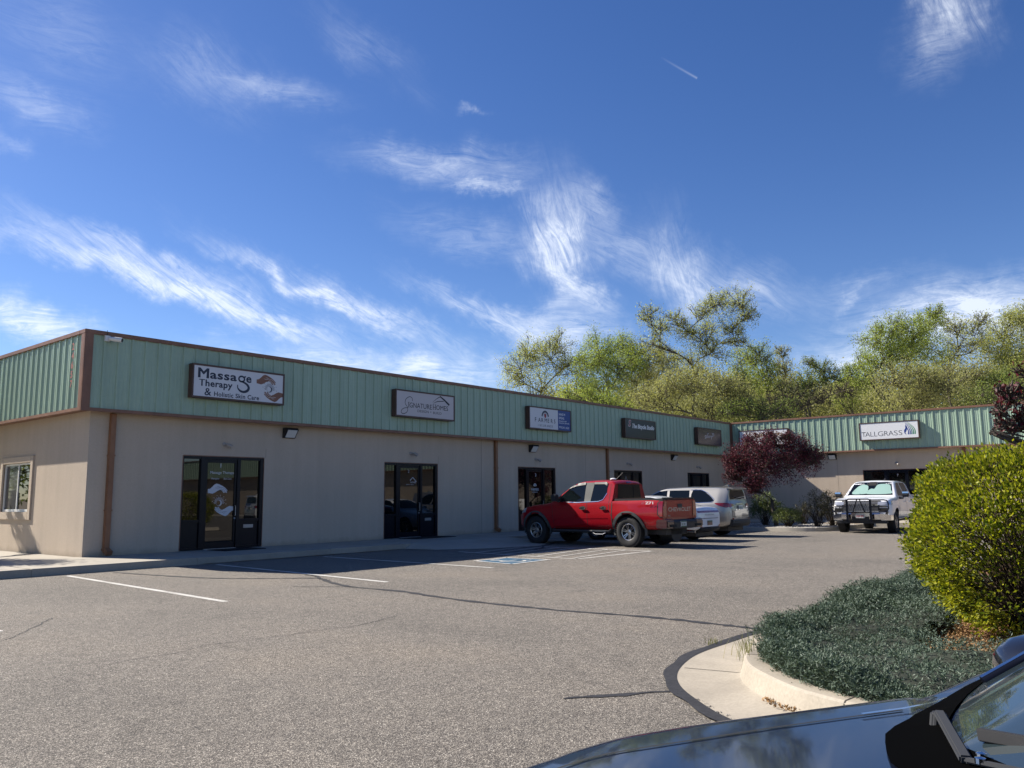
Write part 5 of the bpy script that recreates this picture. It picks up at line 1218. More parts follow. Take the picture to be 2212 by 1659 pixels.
for sg in (1, -1):
    c.patch('tail_light', [(-0.96, 0.88), (-0.80, 0.89), (-0.80, 0.94), (-0.96, 0.945)], 'y+' if sg > 0 else 'y-', LAMPRED, off=0.01)
    c.patch('reflector', [(sg*0.52, 0.42), (sg*0.66, 0.46), (sg*0.66, 0.52), (sg*0.60, 0.50)], 'x-', LAMPRED, off=0.03)
    mb = MB(); mb.prism([(1.88, 1.0), (2.02, 0.98), (2.04, 1.09), (1.92, 1.12)], sg*0.90, sg*1.06, 'y'); c.add('side_mirror', mb, WHP, 0.02)
    c.patch('headlight', [(sg*0.35, 0.60), (sg*0.66, 0.62), (sg*0.66, 0.70), (sg*0.36, 0.68)], 'x+', LAMPCL, off=0.01)
mb = MB(); mb.box(-0.8, 3.2, -0.6, 0.6, 0.16, 0.28); mb.tube([(0, -0.75, 0.325), (0, 0.75, 0.325)], 0.05, 8); c.add('underbody', mb, PLAST)
c.make_wheel(0.78, 0.21, 0.21, 5, 'single')
# ---------------------------------------------------------------- dark car whose bonnet fills the lower right corner
ow = dict(x0=-0.95, x1=3.98, n=170, top=[(-0.95, 0.80), (-0.92, 1.0), (-0.8, 1.06), (-0.35, 1.10), (0.25, 1.33), (0.75, 1.41), (1.2, 1.42), (1.60, 1.385), (2.50, 0.995), (2.56, 0.972), (2.8, 0.963), (3.3, 0.944), (3.65, 0.905), (3.88, 0.76), (3.98, 0.55)],
          bot=[(-0.95, 0.40), (-0.7, 0.28), (0.4, 0.2), (2.3, 0.2), (3.98, 0.26)],
          half=[(-0.95, 0.62), (-0.9, 0.78), (-0.7, 0.88), (0.0, 0.92), (2.6, 0.915), (3.1, 0.905), (3.5, 0.86), (3.8, 0.68), (3.98, 0.4)],
          belt=[(-0.95, 0.98), (2.5, 0.955), (3.3, 0.91), (3.9, 0.6)], roof_z=1.42, roof_half=0.57, flare=[(0.0, 0.5, 0.03), (2.95, 0.5, 0.02)], rc=[(-0.95, 0.06), (2.3, 0.09), (2.6, 0.06), (3.98, 0.08)], sig=0.03, crown=0.026)
def own_warp(me):
    for v in me.vertices:
        x, y, z = v.co; a = abs(y)
        b = 1.0
        if x < 1.5: b = max(0.0, (x-0.4)/1.1)
        if x > 2.75: b = max(0.0, 1-(x-2.75)/1.35)
        if z > 0.60: v.co.x += 0.44*max(0.0, 1-(y/0.80)**2)*b*min(1, (z-0.60)/0.25)
        if x > 2.60 and z > 0.80:
            yc = np.interp(x, [2.6, 3.3, 3.9], [0.70, 0.62, 0.50]); v.co.z += 0.013/(1+math.exp(-(a-yc)/0.012))-0.006
hd = np.array([-0.785, 0.62]); hd /= np.linalg.norm(hd); hdeg = math.degrees(math.atan2(hd[0], hd[1]))
_cs = car_shell
def car_shell(spec):
    me = _cs(spec)
    if spec is ow: own_warp(me)
    return me
c = Car('sedan_car', 'dark blue black car seen close over its bonnet, lower right corner of the photo', ow, DKP, [0.0, 2.95], 0.335, (1.583, -0.197, 0), hdeg, 'car', arch=0.39, ymin=0.56)
c.root.location = (3.546-0.0, -1.747, 0)
car_shell = _cs
c.patch('windshield', [(-0.75, 0.985), (0.75, 0.985), (0.56, 1.37), (-0.56, 1.37)], 'x+', mat('windshield_glass', (0.02, 0.03, 0.035), 0.02, ior=1.75), off=0.006, step=0.04)
hr_ = [(2.50, 0.80), (2.564, 0.775), (2.66, 0.725), (2.74, 0.675), (2.80, 0.64), (2.85, 0.60), (2.89, 0.546), (2.93, 0.487), (2.965, 0.43), (3.02, 0.2), (3.03, 0.0)]
gb_ = [(2.44, 0.775), (2.59, 0.690), (2.66, 0.635), (2.77, 0.54), (2.84, 0.44), (2.90, 0.2), (2.92, 0.0)]
poly = hr_+[(x, -y) for x, y in reversed(hr_[:-1])]+[(x, -y) for x, y in gb_]+[(x, y) for x, y in reversed(gb_[:-1])]
c.patch('cowl_panel', poly, 'z+', mat('cowl_black', (0.0008, 0.0008, 0.0008), 0.9, spec=0.02), off=0.005, step=0.05)
for sg in (1, -1):
    P = ribbon([(2.70, sg*0.748), (3.0, sg*0.735), (3.4, sg*0.70), (3.7, sg*0.60)], 0.007); pl_ = [p[0] for p in P]+[P[-1][3], P[-1][2]]+[p[1] for p in reversed(P)]
    c.patch('panel_gap', pl_, 'z+', GAP, off=0.002)
    P = ribbon([(2.58, sg*0.765), (2.70, sg*0.745), (2.80, sg*0.742)], 0.009); pl_ = [p[0] for p in P]+[P[-1][3], P[-1][2]]+[p[1] for p in reversed(P)]
    c.patch('bonnet_edge_highlight', pl_, 'z+', CHROME, off=0.006)  # chrome strip stands in for the highlight along the bonnet gap, no real trim
    # bright strip and black pillar along the screen edge
    pp = []
    for x in np.linspace(2.50, 1.70, 14):
        h = c.bvh.ray_cast(Vector((x, sg*(0.745-0.19*(2.50-x)/0.8*1.0), 3)), Vector((0, 0, -1)))
        if h[0] is not None: pp.append(h[0]+Vector((0.004, 0, 0.008)))
    mb = MB(); mb.tube(pp, 0.0075, 6); c.add('screen_strip', mb, CHROME, smooth=60)
    mb = MB(); mb.tube([p+Vector((0.010, -sg*0.020, -0.004)) for p in pp], 0.011, 6); c.add('pillar_seal', mb, BLACK, smooth=60)
    # mirror
    mb = MB(); n_ = 14; rings = [(0.00, 0.2), (0.02, 0.62), (0.06, 0.88), (0.12, 1.0), (0.17, 0.97), (0.19, 0.90)]
    V = []; F = []
    for (dx, s_) in rings:
        for k in range(n_):
            t = 2*math.pi*k/n_; cy_, sz = math.cos(t), math.sin(t)
            e_ = 2.6; yy = abs(cy_)**(2/e_)*(1 if cy_ > 0 else -1); zz = abs(sz)**(2/e_)*(1 if sz > 0 else -1)
            V.append((2.17-dx, sg*(1.035)+yy*0.125*s_, 0.945+zz*0.088*s_))
    for i in range(len(rings)-1):
        for k in range(n_): F.append((i*n_+k, i*n_+(k+1) % n_, (i+1)*n_+(k+1) % n_, (i+1)*n_+k))
    F.append(tuple(range(n_))); F.append(tuple((len(rings)-1)*n_+k for k in range(n_))); mb.add(V, F)
    mo = c.add('side_mirror', mb, mat('gloss_black', (0.008, 0.008, 0.009), 0.08, coat=1.0), smooth=60)
    mb = MB(); mb.bar((2.08, sg*0.86, 0.90), (2.08, sg*1.0, 0.91), 0.10, 0.05); c.add('mirror_arm', mb, PLAST, 0.01, parent=mo)
# wipers
def on_body(x, y, dz):
    h = c.bvh.ray_cast(Vector((x, y, 3)), Vector((0, 0, -1))); return h[0]+Vector((0, 0, dz)) if h[0] is not None else Vector((x, y, 1+dz))
for (a, b_, e_) in (((2.75, -0.575), (2.90, -0.335), (2.88, 0.10)), ((2.86, 0.30), (2.80, 0.42), (2.55, 0.68))):
    mb = MB(); p0 = on_body(*a, 0.022); p1 = on_body(*b_, 0.0); p1.z = min(p1.z, 0.985)+0.012; p2 = on_body(*e_, 0.035)
    mb.bar(p0, p1, 0.019, 0.012); mb.bar(p1, p2, 0.013, 0.008); mb.tube([p0, p0+Vector((0.002, -0.004, -0.03))], 0.016, 10)
    w_ = c.add('wiper_arm', mb, mat('wiper_grey', (0.022, 0.024, 0.028), 0.75), 0.003)
    mb = MB(); q0 = on_body(b_[0]-0.07, b_[1]-0.05, 0.016); q1 = on_body(e_[0]-0.12, e_[1]+0.1, 0.016); mb.bar(q0, q1, 0.012, 0.02); c.add('wiper_blade', mb, PLAST, 0.002, parent=w_)
    mb = MB(); mb.lathe([(0.0, 0.008), (0.008, 0.008), (0.010, 0.0)], 'z', 10, tuple(p1+Vector((-0.02, 0.01, 0.004)))); mb.lathe([(0.0, 0.008), (0.008, 0.008), (0.010, 0.0)], 'z', 10, tuple(p1+Vector((0.0, 0.03, 0.004)))); c.add('wiper_bolt', mb, CHROME, parent=w_)
c.both('side_window', [(0.10, 1.08), (0.45, 1.29), (0.95, 1.345), (1.3, 1.345), (1.7, 1.26), (2.2, 1.04), (1.0, 1.03)], DGLASS, off=0.004)
c.patch('rear_window', [(-0.6, 1.14), (0.6, 1.14), (0.50, 1.34), (-0.50, 1.34)], 'x-', DGLASS, off=0.006)
for sg in (1, -1):
    c.patch('headlight', [(sg*0.35, 0.62), (sg*0.66, 0.66), (sg*0.66, 0.76), (sg*0.36, 0.72)], 'x+', LAMPCL, off=0.01)
    c.patch('tail_light', [(sg*0.35, 0.82), (sg*0.66, 0.82), (sg*0.66, 0.93), (sg*0.36, 0.93)], 'x-', LAMPRED, off=0.01)
c.lines('panel_gap', [(1.2, 1.0), (1.2, 0.3)], 0.01, GAP, off=0.003)
mb = MB(); mb.box(-0.8, 3.4, -0.6, 0.6, 0.16, 0.28); c.add('underbody', mb, PLAST)
c.make_wheel(0.79, 0.22, 0.22, 5, 'single')
# ================================================================= VEGETATION
def leaf_mat(name, c1, c2, trans=0.35, rough=0.55, spec=0.3):
    m = bpy.data.materials.new(name); m.use_nodes = True; t = m.node_tree; b = t.nodes['Principled BSDF']
    g = t.nodes.new('ShaderNodeNewGeometry'); col = ramp(t, g.outputs['Random Per Island'], [(0.0, c1), (1.0, c2)])
    b.inputs['Roughness'].default_value = rough; b.inputs['Specular IOR Level'].default_value = spec; t.links.new(col, b.inputs['Base Color'])
    tr = t.nodes.new('ShaderNodeBsdfTranslucent'); t.links.new(mixc(t, 1.0, col, (1.15, 1.2, 0.7), 'MULTIPLY'), tr.inputs['Color'])
    mx_ = t.nodes.new('ShaderNodeMixShader'); mx_.inputs[0].default_value = trans
    out = t.nodes['Material Output']; t.links.new(b.outputs[0], mx_.inputs[1]); t.links.new(tr.outputs[0], mx_.inputs[2]); t.links.new(mx_.outputs[0], out.inputs[0]); return m
def leaves_mesh(name, P, L, Wd, up=0.3, rng=RNG, D=None, fold=0.0):
    """kite-shaped leaves: P (n,3) centres, L length array"""
    n = len(P); d = rng.normal(size=(n, 3)) if D is None else D+rng.normal(size=(n, 3))*0.55
    d[:, 2] += up*0.0; d /= np.linalg.norm(d, axis=1)[:, None]+1e-9
    q = rng.normal(size=(n, 3)); q[:, 2] += up; w = np.cross(d, q); w /= np.linalg.norm(w, axis=1)[:, None]+1e-9
    L = np.broadcast_to(L, (n,))[:, None]; Wd = np.broadcast_to(Wd, (n,))[:, None]
    a = P-d*L*0.5; b = P+w*Wd*0.5-d*L*0.05; c = P+d*L*0.5; e = P-w*Wd*0.5-d*L*0.05
    V = np.stack([a, b, c, e], 1).reshape(-1, 3); F = np.arange(4*n).reshape(-1, 4); return np_mesh(name, V, F)
def tubes_mesh(name, segs, n=5):
    """segs: list of (pts, radii)"""
    V = []; F = []; base = 0
    for pts, rad in segs:
        P = np.asarray(pts, float); k = len(P); rad = np.broadcast_to(rad, (k,)); T = np.gradient(P, axis=0); T /= np.linalg.norm(T, axis=1)[:, None]+1e-9
        ref = np.array([0.13, 0.97, 0.2]); A = np.cross(T, ref); A /= np.linalg.norm(A, axis=1)[:, None]+1e-9; B_ = np.cross(T, A)
        th = np.linspace(0, 2*np.pi, n, endpoint=False)
        ring = P[:, None, :]+(A[:, None, :]*np.cos(th)[None, :, None]+B_[:, None, :]*np.sin(th)[None, :, None])*rad[:, None, None]
        V.append(ring.reshape(-1, 3)); i, j = np.meshgrid(np.arange(k-1), np.arange(n), indexing='ij')
        a = base+i*n+j; b = base+i*n+(j+1) % n; F.append(np.stack([a, b, b+n, a+n], -1).reshape(-1, 4)); base += k*n
    me = np_mesh(name, np.concatenate(V), np.concatenate(F)); 
    me.polygons.foreach_set('use_smooth', np.ones(len(me.polygons), bool)); return me
def curve_pts(a, b, k, sag, rng, wob=0.08):
    a = np.asarray(a, float); b = np.asarray(b, float); t = np.linspace(0, 1, k)[:, None]; L = np.linalg.norm(b-a)
    ph = rng.normal(size=3)*wob*L; ph2 = rng.normal(size=3)*wob*0.5*L
    return a+(b-a)*t+np.sin(np.pi*t)*ph+np.sin(2*np.pi*t)*ph2+np.array([0, 0, sag])*L*np.sin(np.pi*t)
def m_bark(name, col):
    m = mat(name, rough=0.95, spec=0.1); t, b = nodes(m); p = geoco(t); n1 = noise(t, 5.0, 5, 0.7, mapping(t, p, (1, 1, 0.3)))
    t.links.new(ramp(t, n1, [(0.3, tuple(x*0.6 for x in col)), (0.7, tuple(x*1.4 for x in col))]), b.inputs['Base Color']); return m
BARK = m_bark('dark_bark', (0.10, 0.084, 0.068)); BARKG = m_bark('grey_bark', (0.14, 0.122, 0.10))
LV = [leaf_mat('spring_leaf_yellow_green', (0.22, 0.24, 0.075), (0.46, 0.46, 0.17), 0.5), leaf_mat('spring_leaf_fresh', (0.17, 0.22, 0.045), (0.37, 0.42, 0.11), 0.5),
      leaf_mat('spring_leaf_olive', (0.20, 0.205, 0.085), (0.41, 0.39, 0.18), 0.48), leaf_mat('spring_leaf_deep', (0.11, 0.155, 0.040), (0.26, 0.30, 0.09), 0.45)]
def at(px, py, depth):
    d = CF+CR*(px-1106)/1757.07-CU*(py-829.5)/1757.07; return np.array([0, 0, CH])+d*depth
def tree(label, base, blobs, mat_leaf, bark=BARK, seed=0, leaf=0.105, dens=1.0, trunk_r=0.28, twig=1.0, name='deciduous_tree', group='spring trees behind the shops', forks=None, cat='tree', hollow=0.45):
    """blobs: (centre, radius); limbs run from the trunk to every blob, twigs fill it, leaves hang on the twigs"""
    rng = np.random.default_rng(seed); base = np.asarray(base, float)
    C_ = np.array([b[0] for b in blobs]); R_ = np.array([b[1] for b in blobs])
    cen = (C_*R_[:, None]).sum(0)/R_.sum(); top = C_[:, 2].max()
    fork = base+(cen-base)*np.array([0.45, 0.45, 0.0]); fork[2] = base[2]+(cen[2]-base[2])*0.42
    segs = []; tw = []; LP = []
    tr = curve_pts(base-np.array([0, 0, 0.4]), fork, 8, 0, rng, 0.05); segs.append((tr, np.linspace(trunk_r, trunk_r*0.7, 8)))
    order = np.argsort(C_[:, 2]); joints = [fork]
    for i in order:
        c, r = C_[i], R_[i]
        # start from the closest existing joint below
        js = [j for j in joints if j[2] < c[2]-0.1*r]; j0 = min(js, key=lambda j: np.linalg.norm(j-c)) if js else fork
        L = np.linalg.norm(c-j0); k = 8; pts = curve_pts(j0, c+np.array([0, 0, r*0.35]), k, 0.05, rng, 0.05)
        r0 = max(0.022, min(trunk_r*0.45, 0.013*L+0.016)); segs.append((pts, np.linspace(r0, r0*0.38, k))); joints += [pts[4], pts[6]]
        nb = int(11+7*twig)
        for b in range(nb):
            s = pts[rng.integers(3, k)]; dr = rng.normal(size=3); dr /= np.linalg.norm(dr); dr[2] = dr[2]*0.8+0.45
            e = c+dr*r*rng.uniform(0.7, 1.08); bp = curve_pts(s, e, 6, 0.05, rng, 0.06); segs.append((bp, np.linspace(r0*0.33+0.008, 0.011, 6)))
            for q in range(int(6*twig+2)):
                u = rng.uniform(0.3, 1.0); ii = u*5; i0 = int(min(ii, 4)); s2 = bp[i0]+(bp[i0+1]-bp[i0])*(ii-i0)
                d2 = rng.normal(size=3)*0.6+dr*0.8+np.array([0, 0, 0.75]); d2 /= np.linalg.norm(d2); e2 = s2+d2*r*rng.uniform(0.18, 0.42)
                tw.append((curve_pts(s2, e2, 4, 0.04, rng, 0.08), np.linspace(0.011, 0.006, 4)))
        nl = int(dens*r*r*1350/(leaf/0.125)**2)
        # leaves cluster round twig ends
        ends = np.array([p[0][-1] for p in tw[-nb*int(6*twig+2):]]+[p[0][-2] for p in tw[-nb*int(6*twig+2):]])
        pick = rng.integers(0, len(ends), nl); q3 = rng.normal(size=(nl//3, 3)); q3 /= np.linalg.norm(q3, axis=1)[:, None]; LP.append(ends[pick[nl//3:]]+rng.normal(size=(nl-nl//3, 3))*r*0.17); LP.append(c+np.array([0, 0, 0.1*r])+q3*(r*rng.uniform(0.45, 1.12, nl//3)**0.6)[:, None])
    P = np.concatenate(LP)
    root = empty(name, tuple(base)); tag(root, label, cat, group); inv = Matrix.Translation(root.location).inverted()
    for nm, me, m in (('trunk', tubes_mesh('trunk', segs, 6), bark), ('twigs', tubes_mesh('twigs', tw, 3), bark), ('crown', leaves_mesh('crown', P, rng.uniform(0.7, 1.3, len(P))*leaf, rng.uniform(0.4, 0.62, len(P))*leaf, rng=rng), mat_leaf)):
        o = link(nm, me, m); o.parent = root; o.matrix_parent_inverse = inv
    return root
def btree(label, bx, depth, spec, mi, seed, **k):
    """spec: list of (px, py, r_px) crown clumps seen in the photograph, all at about one distance"""
    rng = np.random.default_rng(seed+99); b = at(bx, 1000, depth); base = np.array([b[0], b[1], float(hillh(b[0], b[1]))])
    blobs = [(at(x, y, depth+rng.uniform(-1, 1)*r*depth/1757*1.3), r*depth/1757.0) for x, y, r in spec]
    return tree(label, base, blobs, LV[mi], seed=seed, **k)
G_ = [
 ('rounded yellow green tree at the left end of the tree line', 1190, 62, [(1125, 805, 42), (1150, 770, 38), (1190, 790, 40), (1210, 758, 34), (1105, 830, 34), (1235, 800, 36), (1170, 840, 46)], 0, dict(dens=0.62, twig=1.3)),
 ('small green tree in a gap beside the yellow green one', 1262, 66, [(1262, 800, 30), (1240, 850, 40), (1275, 850, 36)], 1, dict(dens=0.6)),
 ('bright green rounded tree left of the tall forked one', 1300, 60, [(1290, 765, 40), (1330, 770, 42), (1270, 800, 36), (1350, 810, 46), (1310, 830, 52), (1375, 780, 30)], 1, dict(dens=1.0)),
 ('olive spring tree filling in below the tall left limb', 1400, 63, [(1400, 790, 44), (1380, 835, 46), (1430, 840, 50), (1360, 870, 40), (1440, 790, 38)], 2, dict(dens=0.85, twig=1.5)),
 ('tallest tree with two crooked limbs, its right crown highest in the line', 1480, 58, [(1400, 690, 27), (1428, 720, 28), (1455, 700, 27), (1480, 725, 26), (1525, 680, 33), (1555, 670, 34), (1595, 665, 36), (1618, 690, 26), (1580, 715, 32), (1515, 735, 38), (1545, 770, 40), (1490, 790, 42), (1410, 755, 28), (1600, 745, 22)], 0, dict(dens=0.62, twig=1.4, trunk_r=0.42)),
 ('grey green tree right of the tallest one with arching branches', 1620, 60, [(1610, 790, 42), (1640, 780, 36), (1650, 825, 42), (1600, 840, 44), (1665, 860, 40)], 1, dict(dens=0.62, twig=1.6)),
 ('slim pale tree with a narrow top', 1690, 62, [(1690, 765, 18), (1692, 800, 24), (1700, 835, 30), (1680, 865, 34)], 2, dict(dens=0.8, twig=1.4)),
 ('low dark green tree in front of the house gable', 1760, 58, [(1745, 795, 20), (1775, 805, 26), (1760, 840, 32), (1800, 825, 28), (1735, 850, 34)], 3, dict(dens=0.75, twig=1.2)),
 ('grey tangled half bare tree above the corner of the roofs', 1700, 52, [(1700, 870, 34), (1745, 880, 36), (1790, 870, 32), (1830, 855, 28), (1660, 885, 28)], 2, dict(dens=0.22, twig=2.0)),
 ('green tree left of the large leaning one', 1840, 62, [(1840, 810, 26), (1850, 840, 34), (1825, 860, 34)], 1, dict(dens=0.95)),
 ('broad green tree with leaning dark limbs above the sunlit wing', 1960, 56, [(1895, 750, 40), (1930, 730, 40), (1975, 735, 44), (2010, 710, 36), (2020, 680, 22), (1910, 790, 46), (1960, 790, 52), (2010, 770, 48), (1880, 800, 36)], 1, dict(dens=0.95, twig=1.3, trunk_r=0.4)),
 ('pale loose tree with sky showing through its crown', 2080, 60, [(2065, 715, 34), (2100, 720, 30), (2125, 700, 22), (2080, 760, 38), (2125, 755, 34), (2050, 790, 34)], 0, dict(dens=0.45, twig=1.5)),
 ('tall green tree at the right edge of the photo', 2215, 55, [(2170, 720, 36), (2200, 710, 40), (2235, 700, 44), (2160, 770, 44), (2210, 770, 50), (2180, 820, 50), (2240, 820, 60)], 0, dict(dens=0.9, trunk_r=0.35)),
 ('dense olive undergrowth tree low behind the sunlit wing', 2050, 50, [(1930, 840, 42), (1990, 840, 46), (2050, 840, 46), (2110, 835, 44), (2010, 870, 44), (1950, 875, 40)], 2, dict(dens=0.95, twig=1.4)),
 ('dense low tree behind the right end of the sunlit wing', 2170, 48, [(2160, 850, 44), (2210, 850, 50), (2120, 870, 40)], 3, dict(dens=1.0)),
 ('bushy olive tree low behind the dark maroon sign', 1500, 52, [(1440, 860, 46), (1500, 850, 50), (1555, 850, 48), (1600, 880, 42), (1400, 880, 40), (1540, 895, 40)], 2, dict(dens=1.0, twig=1.5)),
 ('bright shrubby tree just above the middle of the roof edge', 1270, 52, [(1225, 868, 26), (1270, 872, 30), (1310, 880, 30), (1350, 890, 28)], 1, dict(dens=1.0)),
 ('low dark shrubby tree at the meeting of the two roofs', 1630, 50, [(1610, 895, 28), (1650, 900, 26), (1570, 900, 26), (1700, 895, 26)], 3, dict(dens=0.9, twig=1.4)),
]
for i, (lb, bx, dep, sp_, mi, kw) in enumerate(G_): btree(lb, bx, dep, sp_, mi, 40+i, **kw)
# far wooded slope closing the gaps low down (reads as one mass)
rng = np.random.default_rng(5); P = []
for i in range(300):
    px = rng.uniform(1200, 2300); dep = rng.uniform(66, 84); top = np.interp(px, [1200, 1300, 1500, 1700, 1850, 2000, 2250], [880, 860, 830, 850, 855, 800, 790])
    p = at(px, rng.uniform(top, 930), dep); P.append(p+rng.normal(size=(520, 3))*np.array([1.3, 1.3, 1.0]))
P = np.concatenate(P); P[:, 2] = np.maximum(P[:, 2], hillh(P[:, 0], P[:, 1])+0.1)
tag(link('distant_wood', leaves_mesh('distant_wood', P, 0.22, 0.13, rng=rng), LV[2]), 'olive mass of far off trees low on the slope', 'wood', kind='stuff')
# house glimpsed between the trees
hb = at(1810, 900, 88); hz = float(hillh(hb[0], hb[1])); H_ = empty('house', (hb[0], hb[1], hz), math.radians(-55)); tag(H_, 'grey gabled house half hidden by the trees on the slope', 'house')
zt_ = at(1810, 842, 88)[2]-hz
mb = MB(); mb.box(-6, 6, -4, 4, 0, zt_-1.8); mb.build('wall', mat('grey_siding', (0.23, 0.24, 0.26), 0.8), H_)
mb = MB(); mb.prism([(-6.6, zt_-1.9), (6.6, zt_-1.9), (0, zt_+1.0)], -4.5, 4.5, 'y'); mb.build('roof', mat('grey_shingle', (0.10, 0.095, 0.09), 0.9), H_)
for x in (-3, 1.5, 4): 
    mb = MB(); mb.box(x-0.6, x+0.6, -4.06, -4.0, zt_-3.6, zt_-2.3); w_ = mb.build('window', mat('house_window', (0.02, 0.025, 0.03), 0.1), H_)
    mb = MB(); mb.box(x-0.7, x+0.7, -4.04, -4.0, zt_-3.7, zt_-2.2); f_ = mb.build('window_frame', WHITE, w_)
# tree just outside the left edge whose shadow falls on the end wall and pavement
tree('green tree standing left of the end wall outside the photo', (4.6, 26.0, 0.1), [((4.6, 25.6, 3.6), 1.2), ((5.4, 24.6, 2.6), 0.8), ((3.6, 26.4, 4.6), 1.2), ((5.4, 25.4, 4.6), 0.9), ((4.0, 24.9, 2.4), 1.0), ((7.35, 27.6, 3.6), 0.28), ((7.4, 27.2, 3.9), 0.2), ((7.45, 26.9, 3.4), 0.22)], LV[3], seed=77, leaf=0.11, dens=1.6, trunk_r=0.12)
for k, (x_, y_) in enumerate(((4.3, 36.5), (0.5, 47), (-10, 41), (-17, 44), (-6, 46))):
    tree(('green tree standing far left across the drive outside the photo', 'second tree far left across the drive outside the photo', 'third tree far left across the drive outside the photo', 'fourth tree far left across the drive outside the photo', 'fifth tree far left across the drive outside the photo')[k], (x_, y_, 0), [((x_, y_, 3.5), 2.6), ((x_-1.5, y_-1, 5.0), 2.0), ((x_+1.5, y_+1, 5.5), 2.2)], LV[3], seed=78+k, leaf=0.26, dens=0.9, trunk_r=0.2, group='trees across the drive')
# ---------------------------------------------------------------- shrubs
def shell_points(rng, n, c, rx, ry, rz, pw=2.6, shell=0.16, low=-1.0):
    out = []
    while len(out) < n:
        v = rng.normal(size=(n*2, 3)); e = (np.abs(v)**pw).sum(1)**(1/pw); v = v/e[:, None]
        v = v[v[:, 2] > low]; s = 1-np.abs(rng.normal(size=len(v)))*shell; v = v*s[:, None]; out += list(v)
    v = np.array(out[:n]); return v*np.array([rx, ry, rz])+np.array(c), v
def shrub(name, label, base, c, rx, ry, rz, n_leaf, leaf, m, bark, stems=40, seed=1, shell=0.14, group=None, cat='bush', low=-1.0, width=0.5, clump=0.05, thin=None, stem_r=0.012):
    rng = np.random.default_rng(seed); base = np.asarray(base, float); c = np.asarray(c, float)
    nc = max(60, n_leaf//14); CP, CV = shell_points(rng, nc, c, rx, ry, rz, shell=shell, low=low)
    lump = 1+0.05*np.sin(CP[:, 0]*6.1+seed)*np.cos(CP[:, 1]*5.3)+0.045*np.sin(CP[:, 2]*9.0+CP[:, 0]*3); CP = c+(CP-c)*lump[:, None]
    if thin is not None:
        keep = rng.uniform(size=nc) < thin(CP, CV); CP, CV = CP[keep], CV[keep]; nc = len(CP)
    segs = []; heads = []
    for s in range(stems):
        a = rng.uniform(0, 2*np.pi); b0 = base+np.array([math.cos(a), math.sin(a), 0])*rng.uniform(0.02, 0.22)*min(rx, ry)
        t = CP[rng.integers(nc)]; k = 8; p = curve_pts(b0, t, k, 0.12, rng, 0.07); segs.append((p, np.linspace(stem_r, stem_r*0.35, k))); heads.append(p)
    HP = np.concatenate([h[3:] for h in heads])
    for i in range(0, nc, 1 if nc < 2500 else 2):
        j = np.argmin(((HP-CP[i])**2).sum(1)); segs.append((curve_pts(HP[j], CP[i], 4, 0.05, rng, 0.1), np.linspace(stem_r*0.4, stem_r*0.2, 4)))
    n = nc*14; P = np.repeat(CP, 14, 0)+rng.normal(size=(n, 3))*clump; D = np.repeat((CP-c)/np.array([rx, ry, rz]), 14, 0); D[:, 2] += 0.5
    root = empty(name, tuple(base)); tag(root, label, cat, group); inv = Matrix.Translation(root.location).inverted()
    for nm, me, mm in (('stems', tubes_mesh('stems', segs, 4), bark), ('foliage', leaves_mesh('foliage', P, rng.uniform(0.65, 1.25, n)*leaf, rng.uniform(0.8, 1.2, n)*leaf*width, rng=rng, D=D), m)):
        o = link(nm, me, mm); o.parent = root; o.matrix_parent_inverse = inv
    return root
PRIV = leaf_mat('golden_privet_leaf', (0.045, 0.085, 0.010), (0.40, 0.39, 0.026), 0.40, 0.5, 0.22)
TWIG = m_bark('twig_brown', (0.06, 0.045, 0.032))
bc = np.array([8.62, 1.00, 0.99]); 
def thin_priv(CP, CV):
    # the shaded lower side facing the camera has lost many of its leaves
    d = CP-bc; toward = (-d[:, 0]*0.45-d[:, 1]*0.90)/1.15; lowr = (0.85-CP[:, 2])
    return np.clip(1.0-1.35*np.clip(toward+0.30, 0, 1)*np.clip(lowr*1.5+0.70, 0, 1)**1.2+0.10*np.sin(CP[:, 0]*9)*np.sin(CP[:, 2]*11), 0.06, 1)
shrub('privet_bush', 'large rounded golden green bush on the island, twigs showing on its shaded side', (8.5, 1.05, 0.13), bc, 1.09, 1.09, 0.78, 68000, 0.040, PRIV, TWIG, stems=330, seed=3, shell=0.075, thin=thin_priv, clump=0.034, stem_r=0.0085, cat='bush', group='golden bushes on the island')
shrub('privet_bush', 'second golden green bush farther along the island, seen only in the door glass', (21.4, 1.1, 0.13), (21.4, 1.1, 1.0), 1.25, 1.15, 0.85, 12000, 0.065, PRIV, TWIG, stems=60, seed=4, shell=0.12, cat='bush', group='golden bushes on the island', clump=0.07)
PLUM = leaf_mat('plum_leaf', (0.040, 0.006, 0.012), (0.12, 0.018, 0.030), 0.3, 0.5, 0.2)
PLUM2 = leaf_mat('plum_leaf_bronze', (0.045, 0.009, 0.019), (0.135, 0.030, 0.048), 0.28, 0.5, 0.2)
# purple plum in the corner bed
pb = at(1672, 1128, 34.0); b0 = np.array([pb[0], pb[1], 0.1])
bl = [(at(x, y, 34.0+dz), r*34/1757.0) for x, y, r, dz in ((1600, 1000, 34, 0), (1640, 985, 36, -0.6), (1625, 960, 24, 0.3), (1680, 975, 36, 0.5), (1720, 985, 34, 0.2), (1750, 990, 26, 0), (1600, 1028, 30, 0.6), (1650, 1025, 36, -0.8), (1700, 1020, 36, -0.5), (1745, 1010, 26, 0.4), (1580, 1000, 22, 0.2), (1770, 1000, 16, 0), (1660, 955, 18, 0), (1700, 950, 16, 0), (1575, 1035, 16, 0.2), (1640, 1050, 24, 0.3), (1620, 1060, 20, 0.5))]
tree('purple leaved plum tree in the corner bed in front of the white sign', b0, bl, PLUM2, bark=BARK, seed=61, leaf=0.07, dens=1.15, trunk_r=0.10, twig=1.2, name='plum_tree', group='purple plum trees')
